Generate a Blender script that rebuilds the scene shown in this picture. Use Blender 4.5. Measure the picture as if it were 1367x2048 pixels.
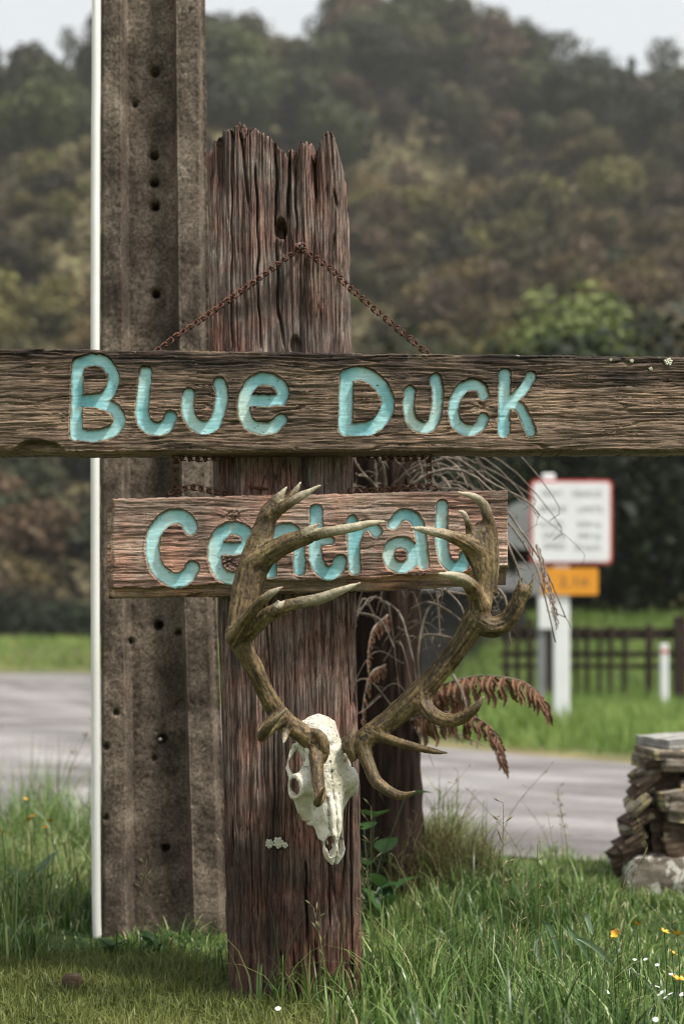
import bpy, math, random
import numpy as np
from mathutils import Vector, Matrix

random.seed(7)
RNG = np.random.default_rng(11)
for o in list(bpy.data.objects):
    bpy.data.objects.remove(o)
S = bpy.context.scene
COL = S.collection

# ------------------------------------------------------------------ camera
F, CX, HOR, CAMH = 2844.4, 683.5, 1315.0, 0.64
cd = bpy.data.cameras.new('camera')
cd.lens = 50.0; cd.sensor_width = 36.0; cd.sensor_fit = 'AUTO'
cd.shift_y = (HOR - 1024.0) / 2048.0
cd.clip_start = 0.05; cd.clip_end = 3000.0
cd.dof.use_dof = True; cd.dof.focus_distance = 2.60; cd.dof.aperture_fstop = 2.8
cam = bpy.data.objects.new('camera', cd); COL.objects.link(cam)
cam.location = (0, 0, CAMH); cam.rotation_euler = (math.radians(90), 0, 0)
S.camera = cam

# ------------------------------------------------------------------ light
SUN_EL, SUN_AZ = math.radians(58), math.radians(120)      # azimuth clockwise from +Y
W = bpy.data.worlds.new('World'); S.world = W; W.use_nodes = True
nt = W.node_tree; nt.nodes.clear()
out = nt.nodes.new('ShaderNodeOutputWorld'); bg = nt.nodes.new('ShaderNodeBackground')
sky = nt.nodes.new('ShaderNodeTexSky'); sky.sky_type = 'NISHITA'; sky.sun_disc = False
sky.sun_elevation = SUN_EL; sky.sun_rotation = SUN_AZ
sky.dust_density = 6.0; sky.air_density = 1.0; sky.ozone_density = 1.0
hs = nt.nodes.new('ShaderNodeHueSaturation'); hs.inputs['Saturation'].default_value = 0.10
mx = nt.nodes.new('ShaderNodeMixRGB'); mx.inputs['Fac'].default_value = 0.65
mx.inputs['Color2'].default_value = (8.6, 9.05, 9.4, 1)     # even cloud layer over the clear sky
nt.links.new(sky.outputs[0], hs.inputs['Color']); nt.links.new(hs.outputs[0], mx.inputs['Color1'])
nt.links.new(mx.outputs[0], bg.inputs['Color']); bg.inputs['Strength'].default_value = 0.074
nt.links.new(bg.outputs[0], out.inputs['Surface'])
sd = bpy.data.lights.new('sun', 'SUN'); sd.energy = 3.4; sd.angle = math.radians(8); sd.color = (1, .95, .87)
sun = bpy.data.objects.new('sun', sd); COL.objects.link(sun)
sv = Vector((math.sin(SUN_AZ) * math.cos(SUN_EL), math.cos(SUN_AZ) * math.cos(SUN_EL), math.sin(SUN_EL)))
sun.rotation_euler = (-sv).to_track_quat('-Z', 'Y').to_euler(); sun.location = (6, -3, 8)
S.view_settings.view_transform = 'Standard'; S.view_settings.look = 'None'
S.view_settings.exposure = 0.70; S.view_settings.gamma = 1.0; S.view_settings.use_curve_mapping = False
S.render.engine = 'CYCLES'
S.cycles.use_denoising = True; S.cycles.filter_width = 1.05
S.cycles.max_bounces = 6; S.cycles.diffuse_bounces = 3; S.cycles.glossy_bounces = 2
S.cycles.transmission_bounces = 3; S.cycles.volume_bounces = 2; S.cycles.transparent_max_bounces = 6
S.cycles.sample_clamp_indirect = 4.0

# ------------------------------------------------------------------ helpers
def P(px, py, d):
    """photo pixel at distance d -> point of the place"""
    return np.array([(px - CX) / F * d, d, CAMH + (HOR - py) / F * d])

def ss(a, b, x):
    t = np.clip((x - a) / (b - a), 0, 1); return t * t * (3 - 2 * t)

def vn(x, y, z=0.0, seed=0):
    x, y, z = np.broadcast_arrays(np.asarray(x, float), np.asarray(y, float), np.asarray(z, float))
    ix, iy, iz = np.floor(x), np.floor(y), np.floor(z)
    fx, fy, fz = x - ix, y - iy, z - iz
    fx, fy, fz = [t * t * t * (t * (t * 6 - 15) + 10) for t in (fx, fy, fz)]
    ix, iy, iz = [t.astype(np.int64) for t in (ix, iy, iz)]
    def h(a, b, c):
        n = (a * 374761393 + b * 668265263 + c * 1274126177 + seed * 974711) & 0xFFFFFFFF
        n = ((n ^ (n >> 13)) * 1274126177) & 0xFFFFFFFF
        n = ((n ^ (n >> 15)) * 2246822519) & 0xFFFFFFFF
        return ((n ^ (n >> 16)) & 0xFFFFFF) / 8388607.5 - 1.0
    r = 0
    for dx in (0, 1):
        for dy in (0, 1):
            for dz in (0, 1):
                w = (fx if dx else 1 - fx) * (fy if dy else 1 - fy) * (fz if dz else 1 - fz)
                r = r + w * h(ix + dx, iy + dy, iz + dz)
    return r

def fbm(x, y, z=0.0, oct=4, seed=0, gain=.5):
    r, a, t = 0, 1, 0
    for k in range(oct):
        r = r + a * vn(np.asarray(x) * 2 ** k, np.asarray(y) * 2 ** k, np.asarray(z) * 2 ** k, seed + k * 17); t += a; a *= gain
    return r / t

def raw_mesh(name, V, Fq, smooth=True, attrs=None):
    V = np.asarray(V, np.float32).reshape(-1, 3); Fq = np.asarray(Fq, np.int32)
    m = bpy.data.meshes.new(name)
    n, k = Fq.shape
    m.vertices.add(len(V)); m.vertices.foreach_set('co', V.ravel())
    m.loops.add(n * k); m.loops.foreach_set('vertex_index', Fq.ravel())
    m.polygons.add(n); m.polygons.foreach_set('loop_start', np.arange(n, dtype=np.int32) * k)
    m.polygons.foreach_set('use_smooth', np.full(n, smooth, bool))
    m.update(calc_edges=True)
    for a, val in (attrs or {}).items():
        at = m.attributes.new(a, 'FLOAT', 'POINT'); at.data.foreach_set('value', np.asarray(val, np.float32).ravel())
    return m

def link(name, mesh, mat=None, parent=None, loc=(0, 0, 0)):
    o = bpy.data.objects.new(name, mesh); COL.objects.link(o); o.location = loc
    if mat is not None and not mesh.materials: mesh.materials.append(mat)
    if parent is not None: o.parent = parent
    return o

def world_loc(o):
    v = np.array(o.location)
    while o.parent is not None:
        o = o.parent; v = v + np.array(o.location)
    return v

def put(name, V, Fq, mat, parent=None, smooth=True, attrs=None):
    """mesh given in world coordinates, kept relative to its parent"""
    V = np.asarray(V, float).reshape(-1, 3)
    if parent is not None: V = V - world_loc(parent)
    return link(name, raw_mesh(name, V, Fq, smooth, attrs), mat, parent)

def tag(o, label=None, cat=None, group=None, kind=None):
    if label: o['label'] = label
    if cat: o['category'] = cat
    if group: o['group'] = group
    if kind: o['kind'] = kind
    return o

def thing(name, loc, label, cat, group=None):
    o = bpy.data.objects.new(name, None); COL.objects.link(o); o.location = tuple(loc)
    o.empty_display_size = .1
    return tag(o, label, cat, group)

def solo(o, label, cat, group=None):
    return tag(o, label, cat, group)

def copy_tree(o, parent=None):
    c = o.copy(); COL.objects.link(c); c.parent = parent
    for ch in o.children: copy_tree(ch, c)
    return c

def grid_faces(nu, nv, wrap_u=False):
    i = np.arange(nu if wrap_u else nu - 1); j = np.arange(nv - 1)
    I, J = np.meshgrid(i, j, indexing='ij'); I2 = (I + 1) % nu
    return np.stack([I * nv + J, I2 * nv + J, I2 * nv + J + 1, I * nv + J + 1], -1).reshape(-1, 4)

def spline(pts, n):
    pts = np.asarray(pts, float)
    if len(pts) < 3:
        t = np.linspace(0, 1, n)[:, None]; return pts[0] * (1 - t) + pts[-1] * t
    Q = np.vstack([2 * pts[0] - pts[1], pts, 2 * pts[-1] - pts[-2]])
    T = np.linspace(0, len(pts) - 1 - 1e-9, n); i = T.astype(int); t = (T - i)[:, None]
    a, b, c, d = Q[i], Q[i + 1], Q[i + 2], Q[i + 3]
    return .5 * (2 * b + (c - a) * t + (2 * a - 5 * b + 4 * c - d) * t ** 2 + (3 * b - a - 3 * c + d) * t ** 3)

def tube(pts, rad, sides=6, closed=False):
    pts = np.asarray(pts, float); n = len(pts); rad = np.broadcast_to(np.asarray(rad, float), (n,))
    T = np.gradient(pts, axis=0) if not closed else np.roll(pts, -1, 0) - np.roll(pts, 1, 0)
    T /= np.linalg.norm(T, axis=1, keepdims=True) + 1e-12
    ref = np.array([0, 0, 1.]) if abs(T[:, 2]).mean() < .8 else np.array([1., 0, 0])
    A = np.cross(T, ref); A /= np.linalg.norm(A, axis=1, keepdims=True) + 1e-12
    B = np.cross(T, A)
    th = np.arange(sides) * 2 * math.pi / sides
    V = pts[:, None] + rad[:, None, None] * (np.cos(th)[None, :, None] * A[:, None] + np.sin(th)[None, :, None] * B[:, None])
    V = V.transpose(1, 0, 2).reshape(-1, 3)
    if closed:
        i = np.arange(sides); j = np.arange(n); I, J = np.meshgrid(i, j, indexing='ij'); I2 = (I + 1) % sides; J2 = (J + 1) % n
        Fc = np.stack([I * n + J, I2 * n + J, I2 * n + J2, I * n + J2], -1).reshape(-1, 4)
        return V, Fc
    Fc = grid_faces(sides, n, True)
    V = np.vstack([V, pts[0], pts[-1]]); c0, c1 = len(V) - 2, len(V) - 1
    caps = [[c0, ((i + 1) % sides) * n, i * n, c0] for i in range(sides)] + [[c1, i * n + n - 1, ((i + 1) % sides) * n + n - 1, c1] for i in range(sides)]
    caps = [[a, b, c, c] for a, b, c, _ in caps]
    return V, Fc, np.array(caps)

class MB:
    """collects several shapes into one mesh (triangles)"""
    def __init__(s): s.V, s.F, s.n, s.A = [], [], 0, []
    def add(s, V, Fq, a=0.0):
        V = np.asarray(V, float); Fq = np.asarray(Fq, int)
        if Fq.shape[1] == 4:
            Fq = np.vstack([Fq[:, [0, 1, 2]], Fq[:, [0, 2, 3]]])
            Fq = Fq[(Fq[:, 0] != Fq[:, 1]) & (Fq[:, 1] != Fq[:, 2]) & (Fq[:, 0] != Fq[:, 2])]
        s.V.append(V); s.F.append(Fq + s.n); s.n += len(V); s.A.append(np.broadcast_to(np.asarray(a, float), (len(V),)))
    def tube(s, pts, rad, sides=6, a=0.0):
        r = tube(pts, rad, sides)
        s.add(r[0], np.vstack([r[1], r[2]]), a)
    def box(s, lo, hi, a=0.0, bev=0.0):
        lo, hi = np.array(lo, float), np.array(hi, float)
        if bev <= 0:
            V = np.array([[(lo, hi)[i][0], (lo, hi)[j][1], (lo, hi)[k][2]] for i in (0, 1) for j in (0, 1) for k in (0, 1)])
            s.add(V, [[0, 1, 3, 2], [4, 6, 7, 5], [0, 4, 5, 1], [2, 3, 7, 6], [0, 2, 6, 4], [1, 5, 7, 3]], a); return
        V, Fq = bevel_box(lo, hi, bev); s.add(V, Fq, a)
    def build(s, name, mat, parent=None, smooth=False):
        return put(name, np.vstack(s.V), np.vstack(s.F), mat, parent, smooth, {'tint': np.concatenate(s.A)})
    def mesh(s, name, smooth=False):
        return raw_mesh(name, np.vstack(s.V), np.vstack(s.F), smooth, {'tint': np.concatenate(s.A)})

def bevel_box(lo, hi, b):
    lo, hi = np.array(lo, float), np.array(hi, float)
    V = []; idx = {}
    for i in (0, 1):
        for j in (0, 1):
            for k in (0, 1):
                for ax in range(3):
                    p = np.array([(lo, hi)[i][0], (lo, hi)[j][1], (lo, hi)[k][2]])
                    for q in range(3):
                        if q != ax: p[q] += b * (1 if (i, j, k)[q] == 0 else -1)
                    idx[(i, j, k, ax)] = len(V); V.append(p)
    Fq = []
    for ax in range(3):
        u, v = [(1, 2), (2, 0), (0, 1)][ax]
        for s in (0, 1):
            def c(a, bb):
                t = [0, 0, 0]; t[ax] = s; t[u] = a; t[v] = bb; return idx[(*t, ax)]
            q = [c(0, 0), c(1, 0), c(1, 1), c(0, 1)]; Fq.append(q if s else q[::-1])
        for a in (0, 1):
            for bb in (0, 1):
                def e(s, w):
                    t = [0, 0, 0]; t[ax] = s; t[u] = a; t[v] = bb; return idx[(*t, w)]
                Fq.append([e(0, u), e(1, u), e(1, v), e(0, v)])
    for i in (0, 1):
        for j in (0, 1):
            for k in (0, 1):
                Fq.append([idx[(i, j, k, 0)], idx[(i, j, k, 1)], idx[(i, j, k, 2)], idx[(i, j, k, 2)]])
    return np.array(V), np.array(Fq)

# ------------------------------------------------------------------ materials
def mat(name, rough=.85, spec=.3):
    m = bpy.data.materials.new(name); m.use_nodes = True
    b = m.node_tree.nodes['Principled BSDF']
    b.inputs['Roughness'].default_value = rough; b.inputs['Specular IOR Level'].default_value = spec
    return m, m.node_tree, b

def N(t, kind, **kw):
    n = t.nodes.new('ShaderNode' + kind)
    for k, v in kw.items():
        if k in n.inputs: n.inputs[k].default_value = v
        else: setattr(n, k, v)
    return n

def coords(t, scale=(1, 1, 1)):
    tc = N(t, 'TexCoord'); mp = N(t, 'Mapping'); mp.inputs['Scale'].default_value = scale
    t.links.new(tc.outputs['Object'], mp.inputs['Vector']); return mp.outputs[0]

def noise(t, vec, scale=5, detail=6, rough=.6, dist=0.0):
    n = N(t, 'TexNoise'); n.inputs['Scale'].default_value = scale; n.inputs['Detail'].default_value = detail
    n.inputs['Roughness'].default_value = rough; n.inputs['Distortion'].default_value = dist
    t.links.new(vec, n.inputs['Vector']); return n.outputs[0]

def ramp(t, fac, stops):
    r = N(t, 'ValToRGB'); e = r.color_ramp.elements
    while len(e) > 1: e.remove(e[-1])
    for i, (p, c) in enumerate(stops):
        if isinstance(c, (int, float)): c = (c, c, c)
        if i == 0: e[0].position = p; el = e[0]
        else: el = e.new(p)
        el.color = (*c, 1)
    t.links.new(fac, r.inputs[0]); return r.outputs[0]

def mix(t, fac, a, b, mode='MIX'):
    m = N(t, 'MixRGB'); m.blend_type = mode
    for s, v in (('Fac', fac), ('Color1', a), ('Color2', b)):
        if isinstance(v, (int, float)) and s == 'Fac': m.inputs[s].default_value = v
        elif isinstance(v, tuple): m.inputs[s].default_value = (*v, 1)
        else: t.links.new(v, m.inputs[s])
    return m.outputs[0]

def attr(t, name):
    a = N(t, 'Attribute'); a.attribute_name = name; return a.outputs['Fac']

def bump(t, b, h, strength=.5, dist=.002):
    n = N(t, 'Bump'); n.inputs['Strength'].default_value = strength; n.inputs['Distance'].default_value = dist
    t.links.new(h, n.inputs['Height']); t.links.new(n.outputs[0], b.inputs['Normal'])

def base(t, b, c):
    if isinstance(c, tuple): b.inputs['Base Color'].default_value = (*c, 1)
    else: t.links.new(c, b.inputs['Base Color'])

def wood_mat(name, axis, dark, mid, light, tintc, tint_amt=.5, fine=1.0, foot_tone=None):
    m, t, b = mat(name, .8, .35)
    st = {'x': (6, 60, 90), 'z': (90, 60, 6)}[axis]
    v1 = coords(t, st); v2 = coords(t, tuple(s * .22 for s in st)); v3 = coords(t, (9, 9, 9))
    n1 = noise(t, v1, 1.6 * fine, 8, .70, .12); n2 = noise(t, v2, 1.3, 5, .6, .1); n3 = noise(t, v3, 1.2, 6, .6)
    c = ramp(t, n1, [(.24, dark), (.38, mid), (.64, light), (.80, tuple(min(1, k * 1.3) for k in light))])
    c2 = ramp(t, n1, [(.24, dark), (.40, tintc), (.70, tuple(k * 1.6 for k in tintc))])
    f = ramp(t, n3, [(.40, 0.0), (.62, 1.0)])
    c = mix(t, mix(t, tint_amt, (0, 0, 0), f), c, c2)
    st4 = tuple({0: 150, 1: 34}[int((axis == 'z' and k == 2) or (axis == 'x' and k == 0))] for k in range(3))
    n4 = noise(t, coords(t, st4), 1, 5, .72); n5 = noise(t, coords(t, (4, 4, 4)), 1.4, 5, .65)
    c = mix(t, .8, c, ramp(t, n4, [(.30, .30), (.46, .95), (.70, 1.35)]), 'MULTIPLY')
    c = mix(t, .7, c, ramp(t, n5, [(.36, .38), (.5, .95), (.64, 1.5)]), 'MULTIPLY')
    c = mix(t, ramp(t, n4, [(.69, 0.0), (.75, .6)]), c, tuple(min(.6, k * 1.9) for k in light))
    for sc_, dp in ((.55, .85), (1.2, .6)):
        n8 = noise(t, v1, sc_ * fine ** .5, 2, .55, .25)
        ln = ramp(t, n8, [(.468, 0.0), (.494, 1.0), (.506, 1.0), (.532, 0.0)])
        gm = N(t, 'Math'); gm.operation = 'MULTIPLY'; t.links.new(ln, gm.inputs[0]); t.links.new(ramp(t, n3, [(.40, .15), (.58, dp)]), gm.inputs[1])
        c = mix(t, gm.outputs[0], c, dark)
    gr = noise(t, coords(t, (420, 420, 420)), 1, 3, .8)
    c = mix(t, .6, c, ramp(t, gr, [(.34, .45), (.5, 1.0), (.66, 1.5)]), 'MULTIPLY')
    c = mix(t, .65, c, ramp(t, n2, [(.34, .22), (.5, 1.0), (.66, 1.6)]), 'MULTIPLY')
    if foot_tone:  # wood gets darker and redder towards the foot, broken up by noise
        g = N(t, 'NewGeometry'); sx = N(t, 'SeparateXYZ'); t.links.new(g.outputs['Position'], sx.inputs[0])
        ad = N(t, 'Math'); ad.operation = 'MULTIPLY_ADD'; t.links.new(n3, ad.inputs[0]); ad.inputs[1].default_value = .5
        t.links.new(sx.outputs['Z'], ad.inputs[2])
        w = ramp(t, ad.outputs[0], [(foot_tone[0], 1.0), (foot_tone[1], 0.0)])
        c = mix(t, w, c, mix(t, .85, c, (.60, .48, .42), 'MULTIPLY'))
    base(t, b, c)
    bump(t, b, n1, .55, .003)
    return m

M = {}
M['post'] = wood_mat('weathered_post_wood', 'z', (.008, .005, .004), (.078, .052, .041), (.30, .240, .203), (.175, .070, .046), .65, fine=2.0, foot_tone=(.40, .85))
M['beam'] = wood_mat('weathered_plank_wood', 'x', (.011, .007, .004), (.100, .064, .040), (.31, .222, .155), (.15, .088, .054), .4, fine=1.6)
M['board'] = wood_mat('red_plank_wood', 'x', (.030, .017, .012), (.25, .165, .122), (.46, .35, .28), (.34, .165, .110), .75, fine=.8)

def stain_top(m, z0, z1):
    """black mould along the upper edge of a plank"""
    t = m.node_tree; b = t.nodes['Principled BSDF']
    src = b.inputs['Base Color'].links[0].from_socket
    g = N(t, 'NewGeometry'); sx = N(t, 'SeparateXYZ'); t.links.new(g.outputs['Position'], sx.inputs[0])
    n = noise(t, coords(t, (3.2, 3.2, 16)), 1.3, 7, .7)
    ad = N(t, 'Math'); ad.operation = 'MULTIPLY_ADD'; t.links.new(n, ad.inputs[0]); ad.inputs[1].default_value = .45
    t.links.new(sx.outputs['Z'], ad.inputs[2])
    w = ramp(t, ad.outputs[0], [(0, 0.0), (1, 1.0)])
    mr = N(t, 'MapRange'); mr.inputs[1].default_value = z0; mr.inputs[2].default_value = z1
    t.links.new(ad.outputs[0], mr.inputs[0])
    c = mix(t, mr.outputs[0], src, mix(t, 1.0, src, (.16, .14, .13), 'MULTIPLY'))
    wn = noise(t, coords(t, (70, 70, 70)), 1, 4, .7)
    mr2 = N(t, 'MapRange'); mr2.inputs[1].default_value = z1 - .03; mr2.inputs[2].default_value = z1 + .03
    t.links.new(ad.outputs[0], mr2.inputs[0])
    lf = mix(t, 1.0, ramp(t, wn, [(.64, 0.0), (.68, .8)]), mr2.outputs[0], 'MULTIPLY')
    c = mix(t, lf, c, (.45, .45, .38))
    base(t, b, c)
stain_top(M['beam'], 1.345, 1.43)

def mk_paint():
    m, t, b = mat('turquoise_paint', .72, .25)
    n = noise(t, coords(t, (14, 14, 9)), 1.0, 3, .5); n2 = noise(t, coords(t, (40, 40, 260)), 1, 4, .6); n3 = noise(t, coords(t, (120, 120, 120)), 1, 4, .7)
    c = ramp(t, n, [(.25, (.085, .33, .39)), (.40, (.26, .58, .62)), (.56, (.46, .75, .76)), (.74, (.62, .74, .64))])
    c = mix(t, .22, c, ramp(t, n2, [(.3, .45), (.7, 1.3)]), 'MULTIPLY')
    c = mix(t, ramp(t, n3, [(.635, 0.0), (.67, .8)]), c, (.13, .10, .07))
    n6 = noise(t, coords(t, (26, 26, 26)), 1, 5, .65)
    dm = N(t, 'Math'); dm.operation = 'MULTIPLY'; t.links.new(attr(t, 'edge'), dm.inputs[0]); t.links.new(ramp(t, n6, [(.36, 0.0), (.60, 1.0)]), dm.inputs[1])
    c = mix(t, dm.outputs[0], c, (.13, .13, .075))
    c = mix(t, ramp(t, n6, [(.60, 0.0), (.72, .55)]), c, (.50, .54, .42))
    base(t, b, c); bump(t, b, n6, .10, .001); return m
M['paint'] = mk_paint()

def mk_concrete():
    m, t, b = mat('stained_concrete', .9, .25)
    v = coords(t, (1, 1, 1)); n1 = noise(t, v, 150, 5, .75); n2 = noise(t, coords(t, (14, 14, 3)), 1, 7, .65); n3 = noise(t, coords(t, (9, 9, 7)), 1, 6, .7, .4)
    c = ramp(t, n3, [(.30, (.036, .027, .021)), (.45, (.090, .068, .051)), (.60, (.18, .142, .110)), (.75, (.32, .27, .215))])
    c = mix(t, .8, c, ramp(t, n2, [(.32, .38), (.5, .95), (.66, 1.35)]), 'MULTIPLY')
    c = mix(t, .9, c, ramp(t, n1, [(.36, .32), (.50, .95), (.62, 1.6)]), 'MULTIPLY')
    base(t, b, c); bump(t, b, n1, .6, .0015); return m
M['concrete'] = mk_concrete()

def simple(name, c1, c2, scale=20, rough=.7, spec=.3, metal=0.0, bmp=0.0, stretch=(1, 1, 1)):
    m, t, b = mat(name, rough, spec); b.inputs['Metallic'].default_value = metal
    n = noise(t, coords(t, tuple(scale * s for s in stretch)), 1, 6, .65)
    base(t, b, ramp(t, n, [(.32, c1), (.68, c2)]))
    if bmp: bump(t, b, n, .5, bmp)
    return m
M['conduit'] = simple('white_conduit_plastic', (.74, .73, .69), (.84, .83, .79), 8, .45, .4)
M['rust'] = simple('rusted_steel', (.045, .018, .012), (.19, .085, .055), 160, .85, .3, .2, .001)
M['steel'] = simple('dull_steel', (.22, .20, .18), (.42, .40, .36), 300, .5, .5, .6)
M['white'] = simple('white_sign_paint', (.72, .73, .74), (.82, .82, .82), 3, .5, .4)
M['red'] = simple('red_sign_paint', (.52, .06, .05), (.60, .09, .07), 3, .5, .4)
M['black'] = simple('black_sign_lettering', (.05, .05, .05), (.08, .08, .08), 3, .6, .3)
M['orange'] = simple('orange_sign_paint', (.70, .27, .015), (.78, .33, .025), 3, .5, .4)
M['grey'] = simple('grey_metal_sheet', (.17, .18, .18), (.25, .26, .26), 4, .6, .4)
M['fence'] = simple('dark_fence_timber', (.016, .010, .008), (.050, .034, .026), 14, .9, .2, 0, .004, (1, 1, .15))
M['shed'] = simple('dark_shed_boards', (.018, .017, .016), (.045, .043, .040), 10, .9, .2, 0, .004, (.2, 1, 1))
M['roofing'] = simple('grey_roof_iron', (.06, .06, .06), (.11, .11, .11), 4, .7, .3)
M['trunk'] = simple('dark_trunk_fibre', (.008, .005, .004), (.050, .030, .023), 60, .95, .15, 0, .004, (1, 1, .08))
M['stalk'] = simple('dry_fern_stalk', (.085, .062, .048), (.33, .275, .22), 30, .8, .3, 0, .001)
M['dryfern'] = simple('dry_fern_leaf', (.105, .046, .026), (.34, .195, .125), 45, .85, .25)
M['palefern'] = simple('bleached_fern_leaf', (.25, .18, .155), (.45, .36, .32), 45, .85, .25)
M['treebark'] = simple('tree_bark', (.03, .022, .016), (.09, .07, .055), 6, .95, .15)

def leafy(name, stops, transl=.25, rough=.6, spec=.3, nscale=None, a='tint', vary=False):
    """leaf and grass material: colour by each blade's own tint"""
    m, t, b = mat(name, rough, spec)
    c = ramp(t, attr(t, a), stops)
    if nscale:
        n = noise(t, coords(t, (nscale,) * 3), 1, 3, .6)
        c = mix(t, .7, c, ramp(t, n, [(.3, .55), (.7, 1.4)]), 'MULTIPLY')
    if vary:
        oi = N(t, 'ObjectInfo'); c = mix(t, 1.0, c, ramp(t, oi.outputs['Random'], [(0, (.45, .47, .45)), (.35, (.88, .86, .78)), (.7, (1.04, 1.08, .92)), (1, (1.52, 1.42, 1.20))]), 'MULTIPLY')
    base(t, b, c)
    if transl:
        tr = N(t, 'BsdfTranslucent'); t.links.new(c, tr.inputs['Color']); ms = N(t, 'MixShader'); ms.inputs[0].default_value = transl
        o = [n for n in t.nodes if n.type == 'OUTPUT_MATERIAL'][0]
        t.links.new(b.outputs[0], ms.inputs[1]); t.links.new(tr.outputs[0], ms.inputs[2]); t.links.new(ms.outputs[0], o.inputs[0])
    return m
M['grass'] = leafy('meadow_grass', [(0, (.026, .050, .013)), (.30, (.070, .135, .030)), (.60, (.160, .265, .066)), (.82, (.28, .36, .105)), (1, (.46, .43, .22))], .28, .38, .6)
M['mown'] = leafy('mown_grass', [(0, (0.070, 0.096, 0.021)), (.5, (0.170, 0.198, 0.047)), (1, (0.299, 0.289, 0.105))], .3, .5, .4)
M['seed'] = leafy('dry_seed_heads', [(0, (.12, .13, .05)), (.5, (.26, .24, .12)), (1, (.42, .36, .22))], .3, .6, .3)
M['broad'] = leafy('broad_green_leaf', [(0, (.020, .060, .020)), (1, (.06, .13, .035))], .2, .4, .5)
M['strap'] = leafy('pale_strap_leaf', [(0, (.12, .20, .10)), (1, (.26, .34, .22))], .25, .3, .6)
M['farg'] = leafy('roadside_grass', [(0, (0.064, 0.131, 0.029)), (.5, (0.191, 0.290, 0.065)), (1, (0.335, 0.392, 0.123))], .35, .6, .3)
M['tuss'] = leafy('brown_tuft_grass', [(0, (.07, .045, .02)), (.4, (.15, .11, .05)), (.7, (.12, .16, .05)), (1, (.20, .22, .08))], .2, .6, .3)
FOL = {
 'dark_green': [(0, (.012, .018, .010)), (.5, (.030, .042, .020)), (1, (.060, .072, .032))],
 'olive': [(0, (.022, .022, .011)), (.5, (.055, .055, .024)), (1, (.105, .098, .044))],
 'mid_green': [(0, (.018, .028, .011)), (.5, (.048, .068, .025)), (1, (.090, .110, .042))],
 'brown': [(0, (.026, .019, .014)), (.5, (.068, .051, .037)), (1, (.125, .096, .070))],
 'tawny': [(0, (.045, .036, .018)), (.5, (.110, .090, .042)), (1, (.19, .155, .080))],
 'yellow_green': [(0, (.045, .050, .016)), (.5, (.115, .118, .038)), (1, (.19, .185, .070))],
 'fresh_green': [(0, (.055, .085, .035)), (.5, (.135, .18, .07)), (1, (.22, .27, .12))],
 'black_green': [(0, (.006, .010, .005)), (.5, (.014, .022, .009)), (1, (.034, .050, .018))],
}
for k, s in FOL.items(): M['f_' + k] = leafy(k + '_foliage', s if k == 'black_green' else [(p, tuple(q * f_ for q, f_ in zip(cc, (1.12, 1.0, .92)))) for p, cc in s], .15, .65, .25, vary=True)

def mk_bone():
    m, t, b = mat('weathered_bone', .6, .35)
    n = noise(t, coords(t, (28, 28, 28)), 1, 6, .65); n2 = noise(t, coords(t, (130, 130, 130)), 1, 5, .7); n3 = noise(t, coords(t, (11, 11, 11)), 1, 3, .5)
    c = ramp(t, n, [(.30, (.46, .41, .29)), (.48, (.68, .64, .53)), (.66, (.82, .79, .70))])
    c = mix(t, ramp(t, n3, [(.52, 0.0), (.68, .6)]), c, (.28, .26, .12))
    c = mix(t, ramp(t, n2, [(.60, 0.0), (.70, .75)]), c, (.20, .16, .10))
    c = mix(t, attr(t, 'stain'), c, (.085, .07, .045))
    base(t, b, c); bump(t, b, n2, .35, .0012); return m
M['bone'] = mk_bone()

def mk_antler():
    m, t, b = mat('mossy_antler', .55, .4)
    n = noise(t, coords(t, (24, 24, 24)), 1, 5, .6); n2 = noise(t, coords(t, (220, 220, 110)), 1, 5, .7); n3 = noise(t, coords(t, (14, 14, 14)), 1, 4, .6)
    c = ramp(t, n, [(.30, (.050, .031, .013)), (.48, (.125, .082, .036)), (.68, (.23, .160, .078))])
    c = mix(t, ramp(t, n3, [(.52, 0.0), (.70, .6)]), c, (.085, .072, .016))
    c = mix(t, .9, c, ramp(t, attr(t, 'ridge'), [(.15, .25), (.5, .95), (.8, 1.7)]), 'MULTIPLY')
    c = mix(t, .75, c, ramp(t, n2, [(.36, .45), (.50, .95), (.64, 1.4)]), 'MULTIPLY')
    tip = mix(t, .5, ramp(t, n2, [(.3, (.34, .27, .17)), (.6, (.62, .55, .42))]), ramp(t, n, [(.3, (.36, .31, .18)), (.7, (.66, .60, .47))]))
    c = mix(t, attr(t, 'tip'), c, tip)
    base(t, b, c); bump(t, b, n2, .75, .0022); return m
M['antler'] = mk_antler()

def mk_stone(name, cs, lichen, amt):
    m, t, b = mat(name, .88, .25)
    n = noise(t, coords(t, (16, 16, 40)), 1, 7, .7); n2 = noise(t, coords(t, (20, 20, 20)), 1, 4, .55); n3 = noise(t, coords(t, (150, 150, 150)), 1, 4, .7)
    c = ramp(t, n, [(.30, cs[0]), (.5, cs[1]), (.7, cs[2])])
    c = mix(t, ramp(t, n2, [(amt, 0.0), (amt + .035, 1.0)]), c, mix(t, .6, lichen, ramp(t, n3, [(.3, .5), (.7, 1.4)]), 'MULTIPLY'))
    c = mix(t, .5, c, ramp(t, n3, [(.3, .5), (.7, 1.4)]), 'MULTIPLY')
    base(t, b, c); bump(t, b, n, .7, .008); return m
M['slate'] = mk_stone('dark_slate', ((.028, .018, .013), (.085, .054, .038), (.20, .145, .105)), (.36, .32, .20), .60)
M['lslate'] = mk_stone('lichened_slate', ((.06, .045, .035), (.16, .13, .10), (.36, .33, .29)), (.36, .30, .17), .53)
M['cslate'] = mk_stone('pale_capping_slate', ((.15, .14, .13), (.34, .33, .31), (.55, .54, .52)), (.16, .16, .06), .62)
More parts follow.
